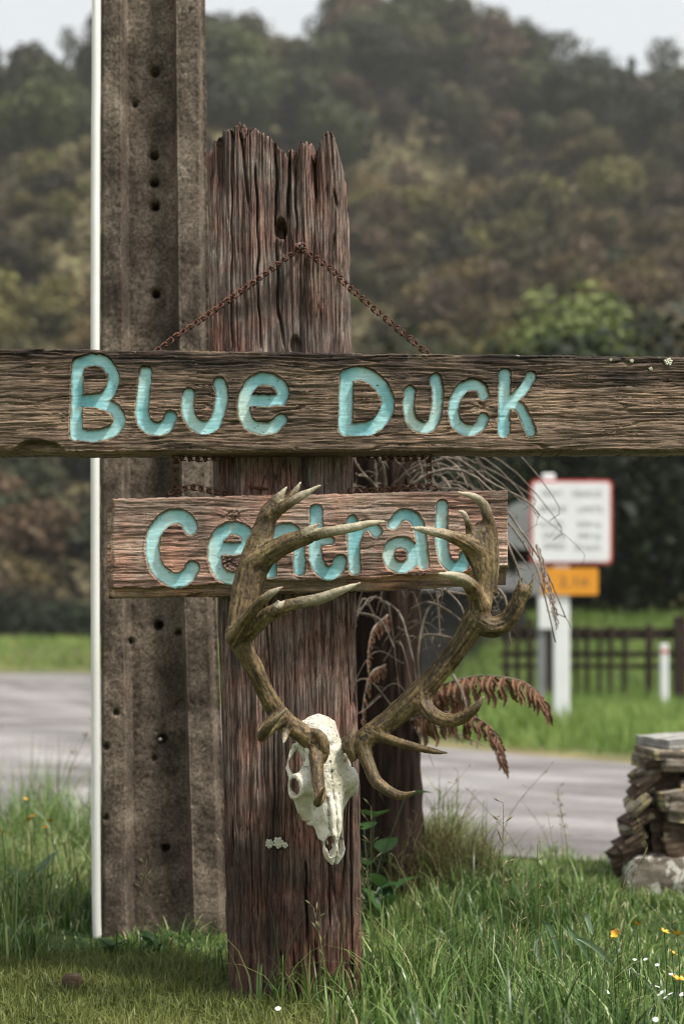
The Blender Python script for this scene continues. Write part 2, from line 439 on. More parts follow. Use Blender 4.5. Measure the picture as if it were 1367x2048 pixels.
M['boulder'] = mk_stone('spotted_boulder', ((.07, .055, .042), (.15, .125, .10), (.26, .23, .19)), (.52, .50, .44), .53)

def mk_road():
    m, t, b = mat('wet_gravel', .55, .4)
    n = noise(t, coords(t, (.55, 1.1, 1)), 1, 6, .6, .4); n2 = noise(t, coords(t, (30, 30, 30)), 1, 4, .7); n3 = noise(t, coords(t, (1.3, 3, 1)), 1, 4, .6)
    c = ramp(t, n, [(.32, (.125, .110, .108)), (.48, (.205, .187, .184)), (.64, (.31, .292, .290))])
    cb = N(t, 'CombineXYZ'); ma = N(t, 'Math'); ma.operation = 'MULTIPLY'; t.links.new(attr(t, 'across'), ma.inputs[0]); ma.inputs[1].default_value = 9.0
    mb_ = N(t, 'Math'); mb_.operation = 'MULTIPLY'; t.links.new(attr(t, 'along'), mb_.inputs[0]); mb_.inputs[1].default_value = .35
    t.links.new(ma.outputs[0], cb.inputs[0]); t.links.new(mb_.outputs[0], cb.inputs[1]); n7 = noise(t, cb.outputs[0], 1.0, 5, .6, .2)
    c = mix(t, .85, c, ramp(t, n7, [(.34, .50), (.5, .95), (.62, 1.3)]), 'MULTIPLY')
    c = mix(t, .55, c, ramp(t, n3, [(.3, .6), (.7, 1.3)]), 'MULTIPLY')
    c = mix(t, .5, c, ramp(t, n2, [(.3, .6), (.7, 1.35)]), 'MULTIPLY')
    base(t, b, c); t.links.new(ramp(t, n3, [(.35, .75), (.62, .38)]), b.inputs['Roughness'])
    bump(t, b, n2, .5, .008); return m
M['road'] = mk_road()

def mk_ground():
    m, t, b = mat('grassy_earth', .95, .15)
    n = noise(t, coords(t, (2.2, 2.2, 2.2)), 1, 6, .6); n2 = noise(t, coords(t, (26, 26, 26)), 1, 5, .7)
    g = ramp(t, n, [(.3, (.030, .050, .014)), (.5, (.065, .095, .026)), (.7, (.11, .135, .045))])
    d = ramp(t, n, [(.3, (.17, .13, .070)), (.7, (.30, .25, .13))])
    c = mix(t, attr(t, 'dry'), g, d)
    c = mix(t, .6, c, ramp(t, n2, [(.3, .5), (.7, 1.4)]), 'MULTIPLY')
    base(t, b, c); bump(t, b, n2, .6, .01); return m
M['ground'] = mk_ground()

def mk_hill():
    m, t, b = mat('scrubby_hillside', .95, .1)
    n = noise(t, coords(t, (.10, .10, .13)), 1, 7, .65); n2 = noise(t, coords(t, (.7, .7, .9)), 1, 5, .7)
    c = ramp(t, n, [(.30, (.030, .027, .015)), (.45, (.080, .066, .036)), (.56, (.125, .105, .052)), (.70, (.13, .11, .07))])
    c = mix(t, .7, c, ramp(t, n2, [(.3, .35), (.7, 1.6)]), 'MULTIPLY')
    base(t, b, c); bump(t, b, n2, .7, .6); return m
M['hill'] = mk_hill()
M['petal'] = simple('yellow_petal', (.62, .30, .02), (.75, .42, .03), 30, .5, .4)
M['wpetal'] = simple('white_petal', (.72, .72, .70), (.82, .82, .80), 30, .6, .3)
M['lichen'] = simple('pale_lichen', (.42, .42, .31), (.62, .61, .50), 260, .95, .1, 0, .002)

# ------------------------------------------------------------------ setting: ground, road, hillside
def gz(x, y):
    """height of the ground"""
    x = np.asarray(x, float); y = np.asarray(y, float)
    z = .20 * ss(14, 40, y) + .012 * fbm(x * 1.3, y * 1.3, 0, 3, 5) * ss(60, 10, y)
    z = z + .10 * np.exp(-(((x - .22) / .38) ** 2 + ((y - 3.65) / .30) ** 2))
    z = z + .9 * ss(40.3, 44, y) * ss(2, -4, x) + 1.15 * ss(18.4, 22.5, y) * ss(1.0, 2.4, x)
    return z
FAR = np.array([(-60, 42), (-7, 40), (-2.6, 22), (-.6, 13.5), (.53, 10.4), (1.66, 8.5), (4, 6.6), (9, 5.2), (60, 3)], float)
NEAR = np.array([(-60, 8), (-3, 5.3), (0, 4.75), (1.2, 4.35), (3, 3.9), (9, 2.6), (60, 1)], float)
far_y = lambda x: np.interp(x, FAR[:, 0], FAR[:, 1]); near_y = lambda x: np.interp(x, NEAR[:, 0], NEAR[:, 1])

def nonuni(a, b, fine_a, fine_b, step, grow=1.25):
    xs = list(np.arange(fine_a, fine_b, step)); s, x = step, fine_b
    while x < b: xs.append(x); s *= grow; x += s
    xs.append(b); s, x, pre = step, fine_a, []
    while True:
        s *= grow; x -= s
        if x <= a: break
        pre.append(x)
    return np.array([a] + pre[::-1] + xs)
gx = nonuni(-500, 500, -6, 6, .15); gy = nonuni(-300, 700, -1, 16, .15, 1.12)
GX, GY = np.meshgrid(gx, gy, indexing='ij')
dist = np.minimum(np.abs(GY - far_y(GX)) * .6, 50)
dry = np.exp(-(dist / (.55 * np.maximum(1, GY / 9))) ** 2) * (GY > far_y(GX) - .5) * .9
dry = np.clip(dry * (1 + .6 * fbm(GX * 2, GY * 2, 0, 3, 9)), 0, 1)
dry = np.maximum(dry, .35 * ss(.75, .2, np.hypot((GX + .55) * .8, GY - 2.35)))
V = np.stack([GX, GY, gz(GX, GY)], -1)
tag(put('ground', V, grid_faces(len(gx), len(gy)), M['ground'], attrs={'dry': dry}), kind='structure')
rx = nonuni(-60, 60, -6, 6, .25); NV = 60
RX = np.repeat(rx[:, None], NV, 1); tt = np.linspace(0, 1, NV)[None] ** 1.5
wob = .10 * fbm(rx * 1.1, rx * 0, 0, 3, 3)[:, None]
RY = (near_y(rx) + wob[:, 0])[:, None] * (1 - tt) + (far_y(rx) + wob[:, 0])[:, None] * tt
V = np.stack([RX, RY, gz(RX, RY) + .006 + .012 * np.sin(math.pi * tt)], -1)
tag(put('gravel_road', V, grid_faces(len(rx), NV), M['road'], attrs={'across': tt + 0 * RX, 'along': RX}), kind='structure')

RPX = np.array([-3000, -600, 0, 100, 180, 300, 420, 480, 560, 640, 680, 850, 1000, 1060, 1150, 1220, 1300, 1400, 2000, 4400], float)
RTN = np.array([.30, .35, .360, .372, .382, .395, .408, .398, .382, .386, .414, .421, .415, .398, .386, .371, .357, .364, .34, .30])
RYD = np.array([150, 158, 162, 162, 163, 166, 170, 174, 180, 186, 190, 192, 192, 190, 188, 186, 185, 183, 175, 165], float)
def hz(q, y):
    px = CX + q * F
    tn = np.interp(px, RPX, RTN); yr = np.interp(px, RPX, RYD); zr = CAMH + tn * yr
    yf = yr - 40; zf = CAMH + np.minimum(.335, tn - .035) * yf      # scrub slope up to yf, then the steep forest face
    s = (y - 45) / (yf - 45)
    up = .3 + (zf - .3) * np.sign(s) * np.abs(s) ** 1.10
    u = (y - yf) / 40.0
    face = zf + (zr - zf) * np.sin(np.clip(u, 0, 1) * math.pi / 2 * .8) / math.sin(math.pi / 2 * .8)
    z = np.where(s <= 1, up, np.where(u <= 1, face, zr - (u - 1) * 30))
    s = np.where(s <= 1, s * .8, .8 + .2 * u)
    k = np.clip(s, 0, 1) * ss(1.02, .9, s)
    return z + k * (4.0 * fbm(q * y * .035, y * .035, 0, 3, 21) + 1.2 * fbm(q * y * .16, y * .16, 0, 2, 22))
qs = np.linspace(-1.05, 1.3, 190); ys = np.concatenate([np.linspace(41, 130, 110), np.linspace(131, 420, 130)])
Q, Y = np.meshgrid(qs, ys, indexing='ij')
V = np.stack([Q * Y, Y, hz(Q, Y)], -1)
tag(put('hillside', V, grid_faces(len(qs), len(ys)), M['hill']), kind='structure')

# ------------------------------------------------------------------ trees and scrub
def leaf_cards(C, size, rng, up=.3, D=None, jit=.55):
    """many small bent leaf sprays, one quad each, at the points C"""
    n = len(C); size = np.broadcast_to(size, (n,))
    a = rng.normal(size=(n, 3)); a /= np.linalg.norm(a, axis=1, keepdims=True)
    b = rng.normal(size=(n, 3)); b[:, 2] += up; b -= (a * b).sum(1, keepdims=True) * a; b /= np.linalg.norm(b, axis=1, keepdims=True) + 1e-9
    if D is not None:
        nn = D + jit * rng.normal(size=(n, 3)); nn /= np.linalg.norm(nn, axis=1, keepdims=True)
        a -= (a * nn).sum(1, keepdims=True) * nn; a /= np.linalg.norm(a, axis=1, keepdims=True) + 1e-9; b = np.cross(nn, a)
    s = size[:, None]
    V = np.stack([C - a * s * .5, C + b * s * .36, C + a * s * .5, C - b * s * .36], 1).reshape(-1, 3)
    return V, np.arange(4 * n).reshape(-1, 4)

def crown_mesh(name, seed, n, lobes, w, h, z0, size, cone=0.0, shell=.55):
    rng = np.random.default_rng(seed); mb = MB()
    L = []
    for k in range(lobes):
        u = rng.random(); rr = (1 - cone * u) * (1 - .55 * abs(u - .45)) * w * .5
        a = rng.random() * 6.28; q = math.sqrt(rng.random()) * rr * .75
        L.append((q * math.cos(a), q * math.sin(a), z0 + u * h * .9, (.22 + .24 * rng.random()) * w * (1 - .55 * cone * u)))
    per = max(6, n // lobes)
    for (x, y, z, r) in L:
        d = rng.normal(size=(per, 3)); d /= np.linalg.norm(d, axis=1, keepdims=True)
        rad = r * (shell + (1 - shell) * rng.random(per) ** .5) * (1 + .15 * rng.normal(size=per))
        C = np.array([x, y, z]) + d * rad[:, None] * np.array([1, 1, .78])
        V, Fq = leaf_cards(C, size * (.6 + .8 * rng.random(per)), rng, D=d)
        t0 = rng.random() * .5
        tint = np.clip(t0 + .35 * rng.random(per) + .12, 0, 1)
        mb.add(V, Fq, np.repeat(tint, 4))
    return mb.mesh(name)

def trunk_mesh(name, seed, h, r, limbs=4, spread=1.2, lean=.1):
    rng = np.random.default_rng(seed); mb = MB()
    p = spline([(0, 0, -.4), (lean * .3, 0, h * .3), (lean, lean * .5, h * .62), (lean * .8, lean, h)], 10)
    mb.tube(p, np.linspace(r, r * .25, 10), 7)
    for k in range(limbs):
        a = rng.random() * 6.28; i = int(rng.integers(3, 8)); b0 = p[i]
        e = b0 + np.array([math.cos(a) * spread, math.sin(a) * spread, h * .22])
        mb.tube(spline([b0, (b0 + e) / 2 + np.array([0, 0, -.08 * h]), e], 5), np.linspace(r * .45, r * .12, 5), 5)
    return mb.mesh(name, True)

def make_tree(name, crown, trunk, fol, label, group=None, cat='tree'):
    t = thing(name, (0, 0, 0), label, cat, group)
    link('trunk', trunk, M['treebark'], t)
    link('crown', crown, M['f_' + fol], t)
    return t

RT = random.Random(5)
def place(t, x, y, z, s, sz=None, rz=None):
    t.location = (x, y, z); t.scale = (s, s, (sz or s)); t.rotation_euler[2] = RT.random() * 6.28 if rz is None else rz

protos = {}
for i, (fol, word) in enumerate([('dark_green', 'dark green'), ('olive', 'olive'), ('mid_green', 'green'), ('brown', 'brownish')]):
    for v in range(2):
        cm = crown_mesh('round_crown', 100 + i * 7 + v, 2600, 7 + 3 * v, 6.2, 4.2, 2.6, .50, .25, .8)
        tm = trunk_mesh('tree_trunk', 60 + i * 3 + v, 6, .28, 5, 1.7, .4)
        protos[(fol, v)] = (cm, tm, word)
def xname(px):
    for lim, nm in ((70, 'at the left edge'), (215, 'beside the white conduit'), (330, 'behind the concrete pole'), (560, 'left of the post top'), (700, 'behind the post top'), (800, 'right of the post top'),
                    (900, 'above the u of Duck'), (1010, 'above the c of Duck'), (1110, 'above the letter K'), (1220, 'above the road sign'), (1310, 'near the right edge')):
        if px < lim: return nm
    return 'at the right edge'
used = {}
def forest_tree(fol, v, zone, x, y, z, s, sz=None):
    cm, tm, word = protos[(fol, v)]
    label = '%s %s round-crowned tree %s' % ('small' if s < .7 else 'broad' if s > .9 else 'middling', word, zone)
    if (fol, v) not in used:
        t = used[(fol, v)] = make_tree('forest_tree', cm, tm, fol, label, 'trees of the hillside forest')
    else:
        t = copy_tree(used[(fol, v)]); t['label'] = label
    place(t, x, y, z - .3, s, sz)
cands = []
for y in np.arange(108, 194, 5.2):
    for x in np.arange(-.30 * y, .31 * y, 5.0):
        xx = x + RT.uniform(-2.0, 2.0); yy = y + RT.uniform(-2.0, 2.0); q = xx / yy
        px = CX + q * F; yr = float(np.interp(px, RPX, RYD))
        if yy > yr + .5 or yy < yr - 46: continue
        py = HOR - (float(hz(q, yy)) - CAMH) / yy * F
        edge = np.interp(px, [0, 150, 400, 640, 900, 1060, 1367], [330, 300, 330, 350, 345, 360, 385]) + 30 * math.sin(px * .021)
        if py > edge: continue
        dens = 1.0
        if RT.random() > dens: continue
        cands.append((yy, xx, q, px, py, yr))
cands.sort()
step = max(1.0, len(cands) / 285.0); keep = [cands[int(i * step)] for i in range(int(len(cands) / step))]
for (yy, xx, q, px, py, yr) in keep:
    row = 'on the skyline' if yy > yr - 6 else 'just under the skyline' if yy > yr - 15 else 'midway up the forest' if yy > yr - 28 else 'at the foot of the forest'
    zone = row + ' ' + xname(px)
    wts = [.40, .22, .28, .10] if px < 640 else ([.32, .28, .24, .16] if yy > 150 else [.2, .35, .35, .1])
    fol = RT.choices(['dark_green', 'olive', 'mid_green', 'brown'], wts)[0]
    s = RT.uniform(.60, 1.25)
    forest_tree(fol, RT.randint(0, 1), zone, xx, yy, float(hz(q, yy)), s, s * RT.uniform(.85, 1.2))

def skyline(px, py_top, py_base, wpx, y, cm, tm, fol, label, mesh_h, name='skyline_tree'):
    q = (px - CX) / F; y = float(np.interp(px, RPX, RYD)) - (1.5 if y > 160 else 20); z0 = float(hz(q, y)) - .3; z1 = CAMH + (HOR - py_top) / F * y
    t = make_tree(name, cm, tm, fol, label)
    s = max(.35, (z1 - z0) / mesh_h)
    t.location = (q * y, y, z0); t.scale = (wpx / F * y / 6.0,) * 2 + (s,)
spire = crown_mesh('spire_crown', 301, 1200, 22, 5.0, 10, 1.0, .6, .92)
tall = trunk_mesh('spire_trunk', 302, 11, .3, 5, .7, .1)
skyline(1262, 108, 210, 52, 250, spire, tall, 'dark_green', 'narrow pointed conifer standing alone on the right skyline', 11, 'conifer')
tier = crown_mesh('tiered_crown', 303, 1300, 11, 7.0, 7.5, 3.0, .55, .2, .3)
ttr = trunk_mesh('tall_trunk', 304, 10, .3, 7, 2.2, .3)
skyline(1345, 88, 260, 95, 235, tier, ttr, 'dark_green', 'tall open-tiered tree on the skyline right of the pointed conifer', 10.5)
skyline(705, -12, 120, 105, 262, tier, ttr, 'dark_green', 'tall open-crowned tree with sky gaps on the left shoulder of the far hill', 10.5)
skyline(468, 32, 150, 80, 196, tier, ttr, 'olive', 'ragged tree rising above the ridge just right of the concrete pole', 10.5)
skyline(150, 62, 170, 55, 184, tier, ttr, 'dark_green', 'thin wispy tree on the ridge beside the white conduit', 10.5)
skyline(82, 92, 190, 50, 184, tier, ttr, 'dark_green', 'small rounded tree poking above the left ridge', 10.5)
skyline(-4, 85, 230, 50, 150, spire, tall, 'dark_green', 'dark tree cut by the edge of the photo against the white sky', 11)
skyline(1060, 42, 130, 60, 262, tier, ttr, 'brown', 'lacy tree with sky showing through at the top of the far hill slope', 10.5)
skyline(1145, 72, 150, 90, 260, tier, ttr, 'dark_green', 'wide lacy tree halfway down the right skyline', 10.5)
skyline(1215, 105, 180, 60, 258, tier, ttr, 'brown', 'low leaning tree on the skyline left of the pointed conifer', 10.5)

# scrub bushes
bushes = {}
for i, (fol, word) in enumerate([('brown', 'brown'), ('tawny', 'tawny'), ('olive', 'olive'), ('yellow_green', 'yellow-green'), ('dark_green', 'dark green')]):
    cm = crown_mesh('bush_crown', 400 + i, 900, 10, 2.6, 1.5, .35, .34, 0, .5)
    tm = trunk_mesh('bush_stem', 420 + i, 1.2, .07, 5, .6, .1)
    bushes[fol] = (cm, tm, word)
bused = {}
def bush(fol, zone, x, y, z, s, sz):
    cm, tm, word = bushes[fol]; label = '%s %s scrub bush %s' % ('low' if sz < .75 else 'big' if s > 1.25 else 'rounded', word, zone)
    if fol not in bused:
        t = bused[fol] = thing('scrub_bush', (0, 0, 0), label, 'bush', 'scrub bushes on the lower slope')
        link('stem', tm, M['treebark'], t); link('foliage', cm, M['f_' + fol], t)
    else:
        t = copy_tree(bused[fol]); t['label'] = label
    place(t, x, y, z - .1, s, sz)
cands = []
y = 49.0
while y < 150:
    st = 1.7 + y * .022
    for x in np.arange(-.27 * y, .28 * y, st):
        xx = x + RT.uniform(-.5, .5) * st; yy = y + RT.uniform(-.5, .5) * st; q = xx / yy; px = CX + q * F
        py = HOR - (float(hz(q, yy)) - CAMH) / yy * F
        if yy > float(np.interp(px, RPX, RYD)) - 41 or (205 < px < 690 and not (415 < px < 690 and py < 330)): continue
        if px > 880 and py > 930: continue
        cands.append((yy, xx, q, px, py))
    y += st * .95
RT.shuffle(cands); cands = cands[:292]
for (yy, xx, q, px, py) in cands:
    zone = ('low on the slope ' if py > 800 else 'on the lower slope ' if py > 680 else 'halfway up the slope ' if py > 560 else 'on the upper slope ' if py > 440 else 'just under the forest ') + xname(px)
    n = float(vn(xx * .09, yy * .07, 0, 77)) + RT.uniform(-.5, .5)
    fol = 'dark_green' if n < -.62 else 'brown' if n < -.30 else 'tawny' if n < .10 else 'olive' if n < .50 else 'yellow_green'
    s = RT.uniform(.6, 1.2) * (1 + yy * .003)
    bush(fol, zone, xx, yy, float(hz(q, yy)), s, s * RT.uniform(.6, 1.1))
# unbroken low cover between the bushes
rng = np.random.default_rng(31)
n = 26000; yy = 44 + 150 * rng.random(n) ** 1.2; qq = rng.uniform(-.32, .32, n)
z = hz(qq, yy); C = np.stack([qq * yy, yy, z + .25 * rng.random(n) + .05], -1)
V, Fq = leaf_cards(C, .35 + .006 * yy, rng, .8)
mb = MB(); mb.add(V, Fq, np.repeat(np.clip(.5 + .5 * vn(qq * yy * .12, yy * .1, 0, 9) + .25 * rng.normal(size=n), 0, 1), 4))
tag(mb.build('low_scrub', leafy('low_scrub_leaves', [(0, (.026, .022, .012)), (.4, (.080, .066, .036)), (.7, (.145, .122, .058)), (1, (.20, .19, .075))], .1, .7, .2)), kind='stuff')

# trees nearer, behind the road sign
darkc = [crown_mesh('evergreen_crown', 500 + k, 5200, 30, 4.2, 3.6, .9, .20) for k in range(2)]
darkt = [trunk_mesh('evergreen_trunk', 510 + k, 3.6, .13, 7, 1.1, .2) for k in range(2)]
for k, (px, y, s, sz, lab) in enumerate([
    (940, 25, .95, 1.06, 'dark evergreen tree behind the shed, left of the white road sign'),
    (1110, 26, 1.0, 1.05, 'dark evergreen tree straight behind the white road sign'),
    (1255, 24, .85, 1.02, 'dark evergreen tree right of the white road sign, above the fence'),
    (1390, 25, .95, 1.1, 'dark evergreen tree at the right above the thick fence post'),
    (800, 27, .9, 1.0, 'dark evergreen tree behind the dead tree fern')]):
    t = make_tree('evergreen_tree', darkc[k % 2], darkt[k % 2], 'black_green', lab)
    place(t, (px - CX) / F * y, y, float(gz((px - CX) / F * y, y)) - .05, s, sz)
t = make_tree('fresh_green_tree', crown_mesh('fresh_crown', 520, 9000, 64, 3.8, 6.2, 1.4, .17, .62), trunk_mesh('fresh_trunk', 521, 6.5, .14, 6, .9, .2), 'fresh_green',
              'bright fresh green tree whose top shows above the right end of the long plank')
place(t, (1155 - CX) / F * 31, 31, .2, 1.25, 1.13)
t = make_tree('fresh_green_tree', crown_mesh('fresh_crown', 522, 6000, 44, 3.2, 4.2, 1.4, .17, .5), trunk_mesh('fresh_trunk', 523, 5, .12, 6, .9, .2), 'yellow_green',
              'lower yellow-green bush left of the bright green treetop')
place(t, (1040 - CX) / F * 33, 33, .2, 1.25, 1.45)
t = make_tree('slim_tree', crown_mesh('slim_crown', 524, 1800, 14, 1.6, 6.5, 1.0, .3, .3), trunk_mesh('slim_trunk', 525, 7, .12, 4, .4, .1), 'black_green', 'slim dark tree on the scrub slope near the right edge')
place(t, (1312 - CX) / F * 52, 52, float(hz((1312 - CX) / F, 52)), 1.1, 1.25)
hedge = crown_mesh('hedge_crown', 530, 3600, 16, 4.4, 3.0, .2, .22)
hst = trunk_mesh('hedge_stem', 531, 2.2, .08, 6, .9, .1)
first = None
for k, (px, y, s, sz, lab) in enumerate([(-70, 47, 1.0, .95, 'dark hedge shrub cut by the edge of the photo'), (25, 46.5, 1.0, 1.0, 'blackish hedge shrub at the far edge of the gravel yard'),
                                         (120, 48, 1.1, .9, 'dark hedge shrub with brown top beyond the grass bank'), (205, 46.5, .9, .95, 'dark hedge shrub behind the white conduit')]):
    t = thing('hedge_shrub', (0, 0, 0), lab, 'shrub', 'dark hedge beyond the gravel')
    link('stem', hst, M['treebark'], t); link('foliage', hedge, M['f_black_green'], t)
    place(t, (px - CX) / F * y, y, float(gz((px - CX) / F * y, y)) - .35, s, sz * .60)

# ------------------------------------------------------------------ grass
def blades(xy, h, w, lean, tint, seg=4, curl=.5, rng=RNG):
    n = len(xy); z0 = gz(xy[:, 0], xy[:, 1]) - .004
    az = rng.random(n) * 2 * math.pi; d = np.stack([np.cos(az), np.sin(az)], -1)
    fa = az + math.pi / 2 + rng.normal(size=n) * .5; side = np.stack([np.cos(fa), np.sin(fa)], -1)
    t = np.linspace(0, 1, seg + 1)
    k = lean[:, None] * (t[None] ** (1.6 + curl)) * h[:, None]
    zz = h[:, None] * (t[None] - .38 * np.clip(lean, 0, 1.6)[:, None] * t[None] ** 3)
    cx = xy[:, 0, None] + d[:, 0, None] * k; cy = xy[:, 1, None] + d[:, 1, None] * k; cz = z0[:, None] + zz
    ww = w[:, None] * (1 - t[None] ** 2.2) * .5
    Lx = np.stack([cx - side[:, 0, None] * ww, cy - side[:, 1, None] * ww, cz], -1)[:, :seg]
    Rx = np.stack([cx + side[:, 0, None] * ww, cy + side[:, 1, None] * ww, cz], -1)[:, :seg]
    tip = np.stack([cx, cy, cz], -1)[:, seg:]
    V = np.concatenate([Lx, Rx, tip], 1); m = 2 * seg + 1
    f = [[i, seg + i, seg + i + 1] for i in range(seg - 1)] + [[i, seg + i + 1, i + 1] for i in range(seg - 1)] + [[seg - 1, 2 * seg - 1, 2 * seg]]
    Fq = (np.arange(n)[:, None, None] * m + np.array(f)[None]).reshape(-1, 3)
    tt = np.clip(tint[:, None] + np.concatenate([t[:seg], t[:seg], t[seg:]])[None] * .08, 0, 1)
    return V.reshape(-1, 3), Fq, tt.ravel()

def keepout(xy):
    x, y = xy[:, 0], xy[:, 1]
    a = (np.abs(x + .105) < .13) & (np.abs(y - 2.79) < .105)
    b = (np.abs(x + .41) < .15) & (np.abs(y - 3.36) < .10)
    c = (x > .72) & (y > 3.70) & (y < 4.2)
    return ~(a | b | c)
def mownness(x, y):
    e = .16 * fbm(x * 4, y * 4, 0, 3, 14)
    return ss(-.05, -.22, x + e * .5 - .16 * ss(2.75, 2.5, y)) * ss(3.16, 2.96, y + e)
def tall_h(x, y):
    h = .078 + .06 * fbm(x * 3.1, y * 3.1, 0, 3, 41) + .05 * fbm(x * 9, y * 9, 0, 2, 42)
    h = h + .09 * ss(3.35, 4.0, y) * (x < -.45)
    h = h + .12 * np.exp(-(((x - .20) / .17) ** 2 + ((y - 3.85) / .25) ** 2))
    h = h + .06 * np.exp(-(((x + .25) / .14) ** 2 + ((y - 2.85) / .25) ** 2)) + .05 * np.exp(-(((x + .02) / .25) ** 2 + ((y - 2.5) / .15) ** 2))
    h = h * (1 - .45 * ss(.55, .9, x) * ss(3.4, 2.8, y)) * (1 - .85 * ss(.58, .82, x) * ss(2.9, 3.3, y)) * (1 - .25 * ss(.15, .4, x))
    h = h * (1 - .55 * ss(-.68, -.60, x) * ss(-.16, -.24, x) * ss(3.36, 3.28, y) * ss(2.8, 2.95, y))
    return np.clip(h, .030, .42)
n = 150000
xy = np.stack([RNG.uniform(-2.0, 2.1, n), 1.95 + 3.15 * RNG.random(n) ** .9], -1)
mw = mownness(xy[:, 0], xy[:, 1])
clump = fbm(xy[:, 0] * 7, xy[:, 1] * 7, 0, 2, 51)
ok = keepout(xy) & (RNG.random(n) < (.75 + .6 * clump)) & (RNG.random(n) > mw) & (xy[:, 1] < near_y(xy[:, 0]) + .25 * RNG.random(n) ** 2) & (np.abs(xy[:, 0]) < .26 * xy[:, 1] + .75)
xy = xy[ok]; n = len(xy)
h = tall_h(xy[:, 0], xy[:, 1]) * RNG.uniform(.4, 1.3, n) * (.75 + 1.0 * ss(-.1, .7, clump[ok]) + .8 * (RNG.random(n) < .03))
tint = np.clip(.42 + .32 * fbm(xy[:, 0] * 2.6, xy[:, 1] * 2.6, 0, 3, 61) + .24 * RNG.normal(size=n) + .45 * (RNG.random(n) < .06), 0, 1)
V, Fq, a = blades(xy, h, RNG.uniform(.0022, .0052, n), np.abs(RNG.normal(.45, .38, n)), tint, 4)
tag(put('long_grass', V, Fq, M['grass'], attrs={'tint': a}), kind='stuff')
n = 70000
xy = np.stack([RNG.uniform(-1.35, .2, n), RNG.uniform(1.95, 3.25, n)], -1)
mw = mownness(xy[:, 0], xy[:, 1]); ok = keepout(xy) & (RNG.random(n) < mw); xy = xy[ok]; n = len(xy)
tint = np.clip(.45 + .4 * fbm(xy[:, 0] * 5, xy[:, 1] * 5, 0, 3, 71) + .2 * RNG.normal(size=n), 0, 1)
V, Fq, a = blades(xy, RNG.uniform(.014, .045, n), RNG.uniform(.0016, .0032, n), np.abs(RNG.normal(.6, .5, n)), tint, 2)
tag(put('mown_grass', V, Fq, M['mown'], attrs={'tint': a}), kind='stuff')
# grass across the road
n = 60000
x = RNG.uniform(-3, 7.5, n); y = RNG.uniform(7, 24, n); g = y - far_y(x)
ok = (g > .5 + .8 * fbm(x * 1.2, y * 1.2, 0, 2, 81)) & (np.abs(x) < .27 * y + 1); xy = np.stack([x, y], -1)[ok]; n = len(xy)
hh = (.10 + .12 * ss(.5, 2.5, g[ok]) + .12 * fbm(xy[:, 0] * 1.4, xy[:, 1] * 1.4, 0, 3, 82)).clip(.04, .5) * RNG.uniform(.6, 1.4, n)
tint = np.clip(.5 + .4 * fbm(xy[:, 0] * 1.1, xy[:, 1] * 1.1, 0, 3, 83) + .15 * RNG.normal(size=n), 0, 1)
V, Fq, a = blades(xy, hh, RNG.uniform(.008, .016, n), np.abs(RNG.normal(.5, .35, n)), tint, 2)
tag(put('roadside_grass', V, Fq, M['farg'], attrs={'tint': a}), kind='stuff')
n = 9000
x = RNG.uniform(-16, -2, n); y = RNG.uniform(40.2, 46, n); xy = np.stack([x, y], -1)
tint = np.clip(.6 + .4 * fbm(x * .8, y * .8, 0, 2, 84) + .15 * RNG.normal(size=n), 0, 1)
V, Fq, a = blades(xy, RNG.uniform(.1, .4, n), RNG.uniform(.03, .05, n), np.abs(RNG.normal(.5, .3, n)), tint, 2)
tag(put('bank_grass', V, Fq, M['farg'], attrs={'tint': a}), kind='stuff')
# brown tuft at the foot of the tree fern
n = 2600
xy = np.stack([RNG.normal(.205, .075, n), RNG.normal(3.60, .08, n)], -1)
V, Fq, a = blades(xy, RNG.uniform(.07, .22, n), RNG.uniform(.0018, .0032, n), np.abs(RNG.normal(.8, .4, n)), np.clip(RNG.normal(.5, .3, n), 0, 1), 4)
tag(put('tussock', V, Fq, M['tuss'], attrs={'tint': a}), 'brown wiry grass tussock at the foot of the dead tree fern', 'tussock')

# seed heads
def seed_stalk(mb, x, y, h, lean, az, n=7, sp=.014, w=.0032, a=.5, rng=random):
    z = float(gz(x, y)); d = np.array([math.cos(az), math.sin(az), 0])
    pts = spline([(x, y, z), np.array([x, y, z + h * .55]) + d * lean * .3 * h, np.array([x, y, z + h]) + d * lean * h], 9)
    mb.tube(pts, np.linspace(.0011, .0006, 9), 4, a * .6)
    for k in range(n):
        f = .62 + .38 * k / max(1, n - 1); i = min(8, int(f * 8)); p = pts[i]
        q = np.array([rng.uniform(-1, 1), rng.uniform(-1, 1), rng.uniform(.25, 1.0)]); q /= np.linalg.norm(q)
        b0 = p + q * sp * rng.uniform(.2, .9); e = b0 + q * sp * 1.1
        mb.tube(np.array([p, b0]), .0005, 3, a * .7)
        mb.tube(np.array([b0, (b0 + e) / 2, e]), [.0004, w * .5, .0003], 5, min(1, a + rng.uniform(-.2, .4)))
rs = random.Random(3)
mb = MB()
for k in range(120):
    x = rs.uniform(-1.1, 1.15); y = rs.uniform(2.25, 4.5)
    if not keepout(np.array([[x, y]]))[0] or mownness(np.array([x]), np.array([y]))[0] > .5: continue
    seed_stalk(mb, x, y, rs.uniform(.12, .30), rs.uniform(.1, .6), rs.random() * 6.28, rs.randint(5, 9), rs.uniform(.008, .014), rs.uniform(.002, .0034), rs.uniform(.2, .9), rs)
tag(mb.build('seeding_grass', M['seed'], None, True), kind='stuff')
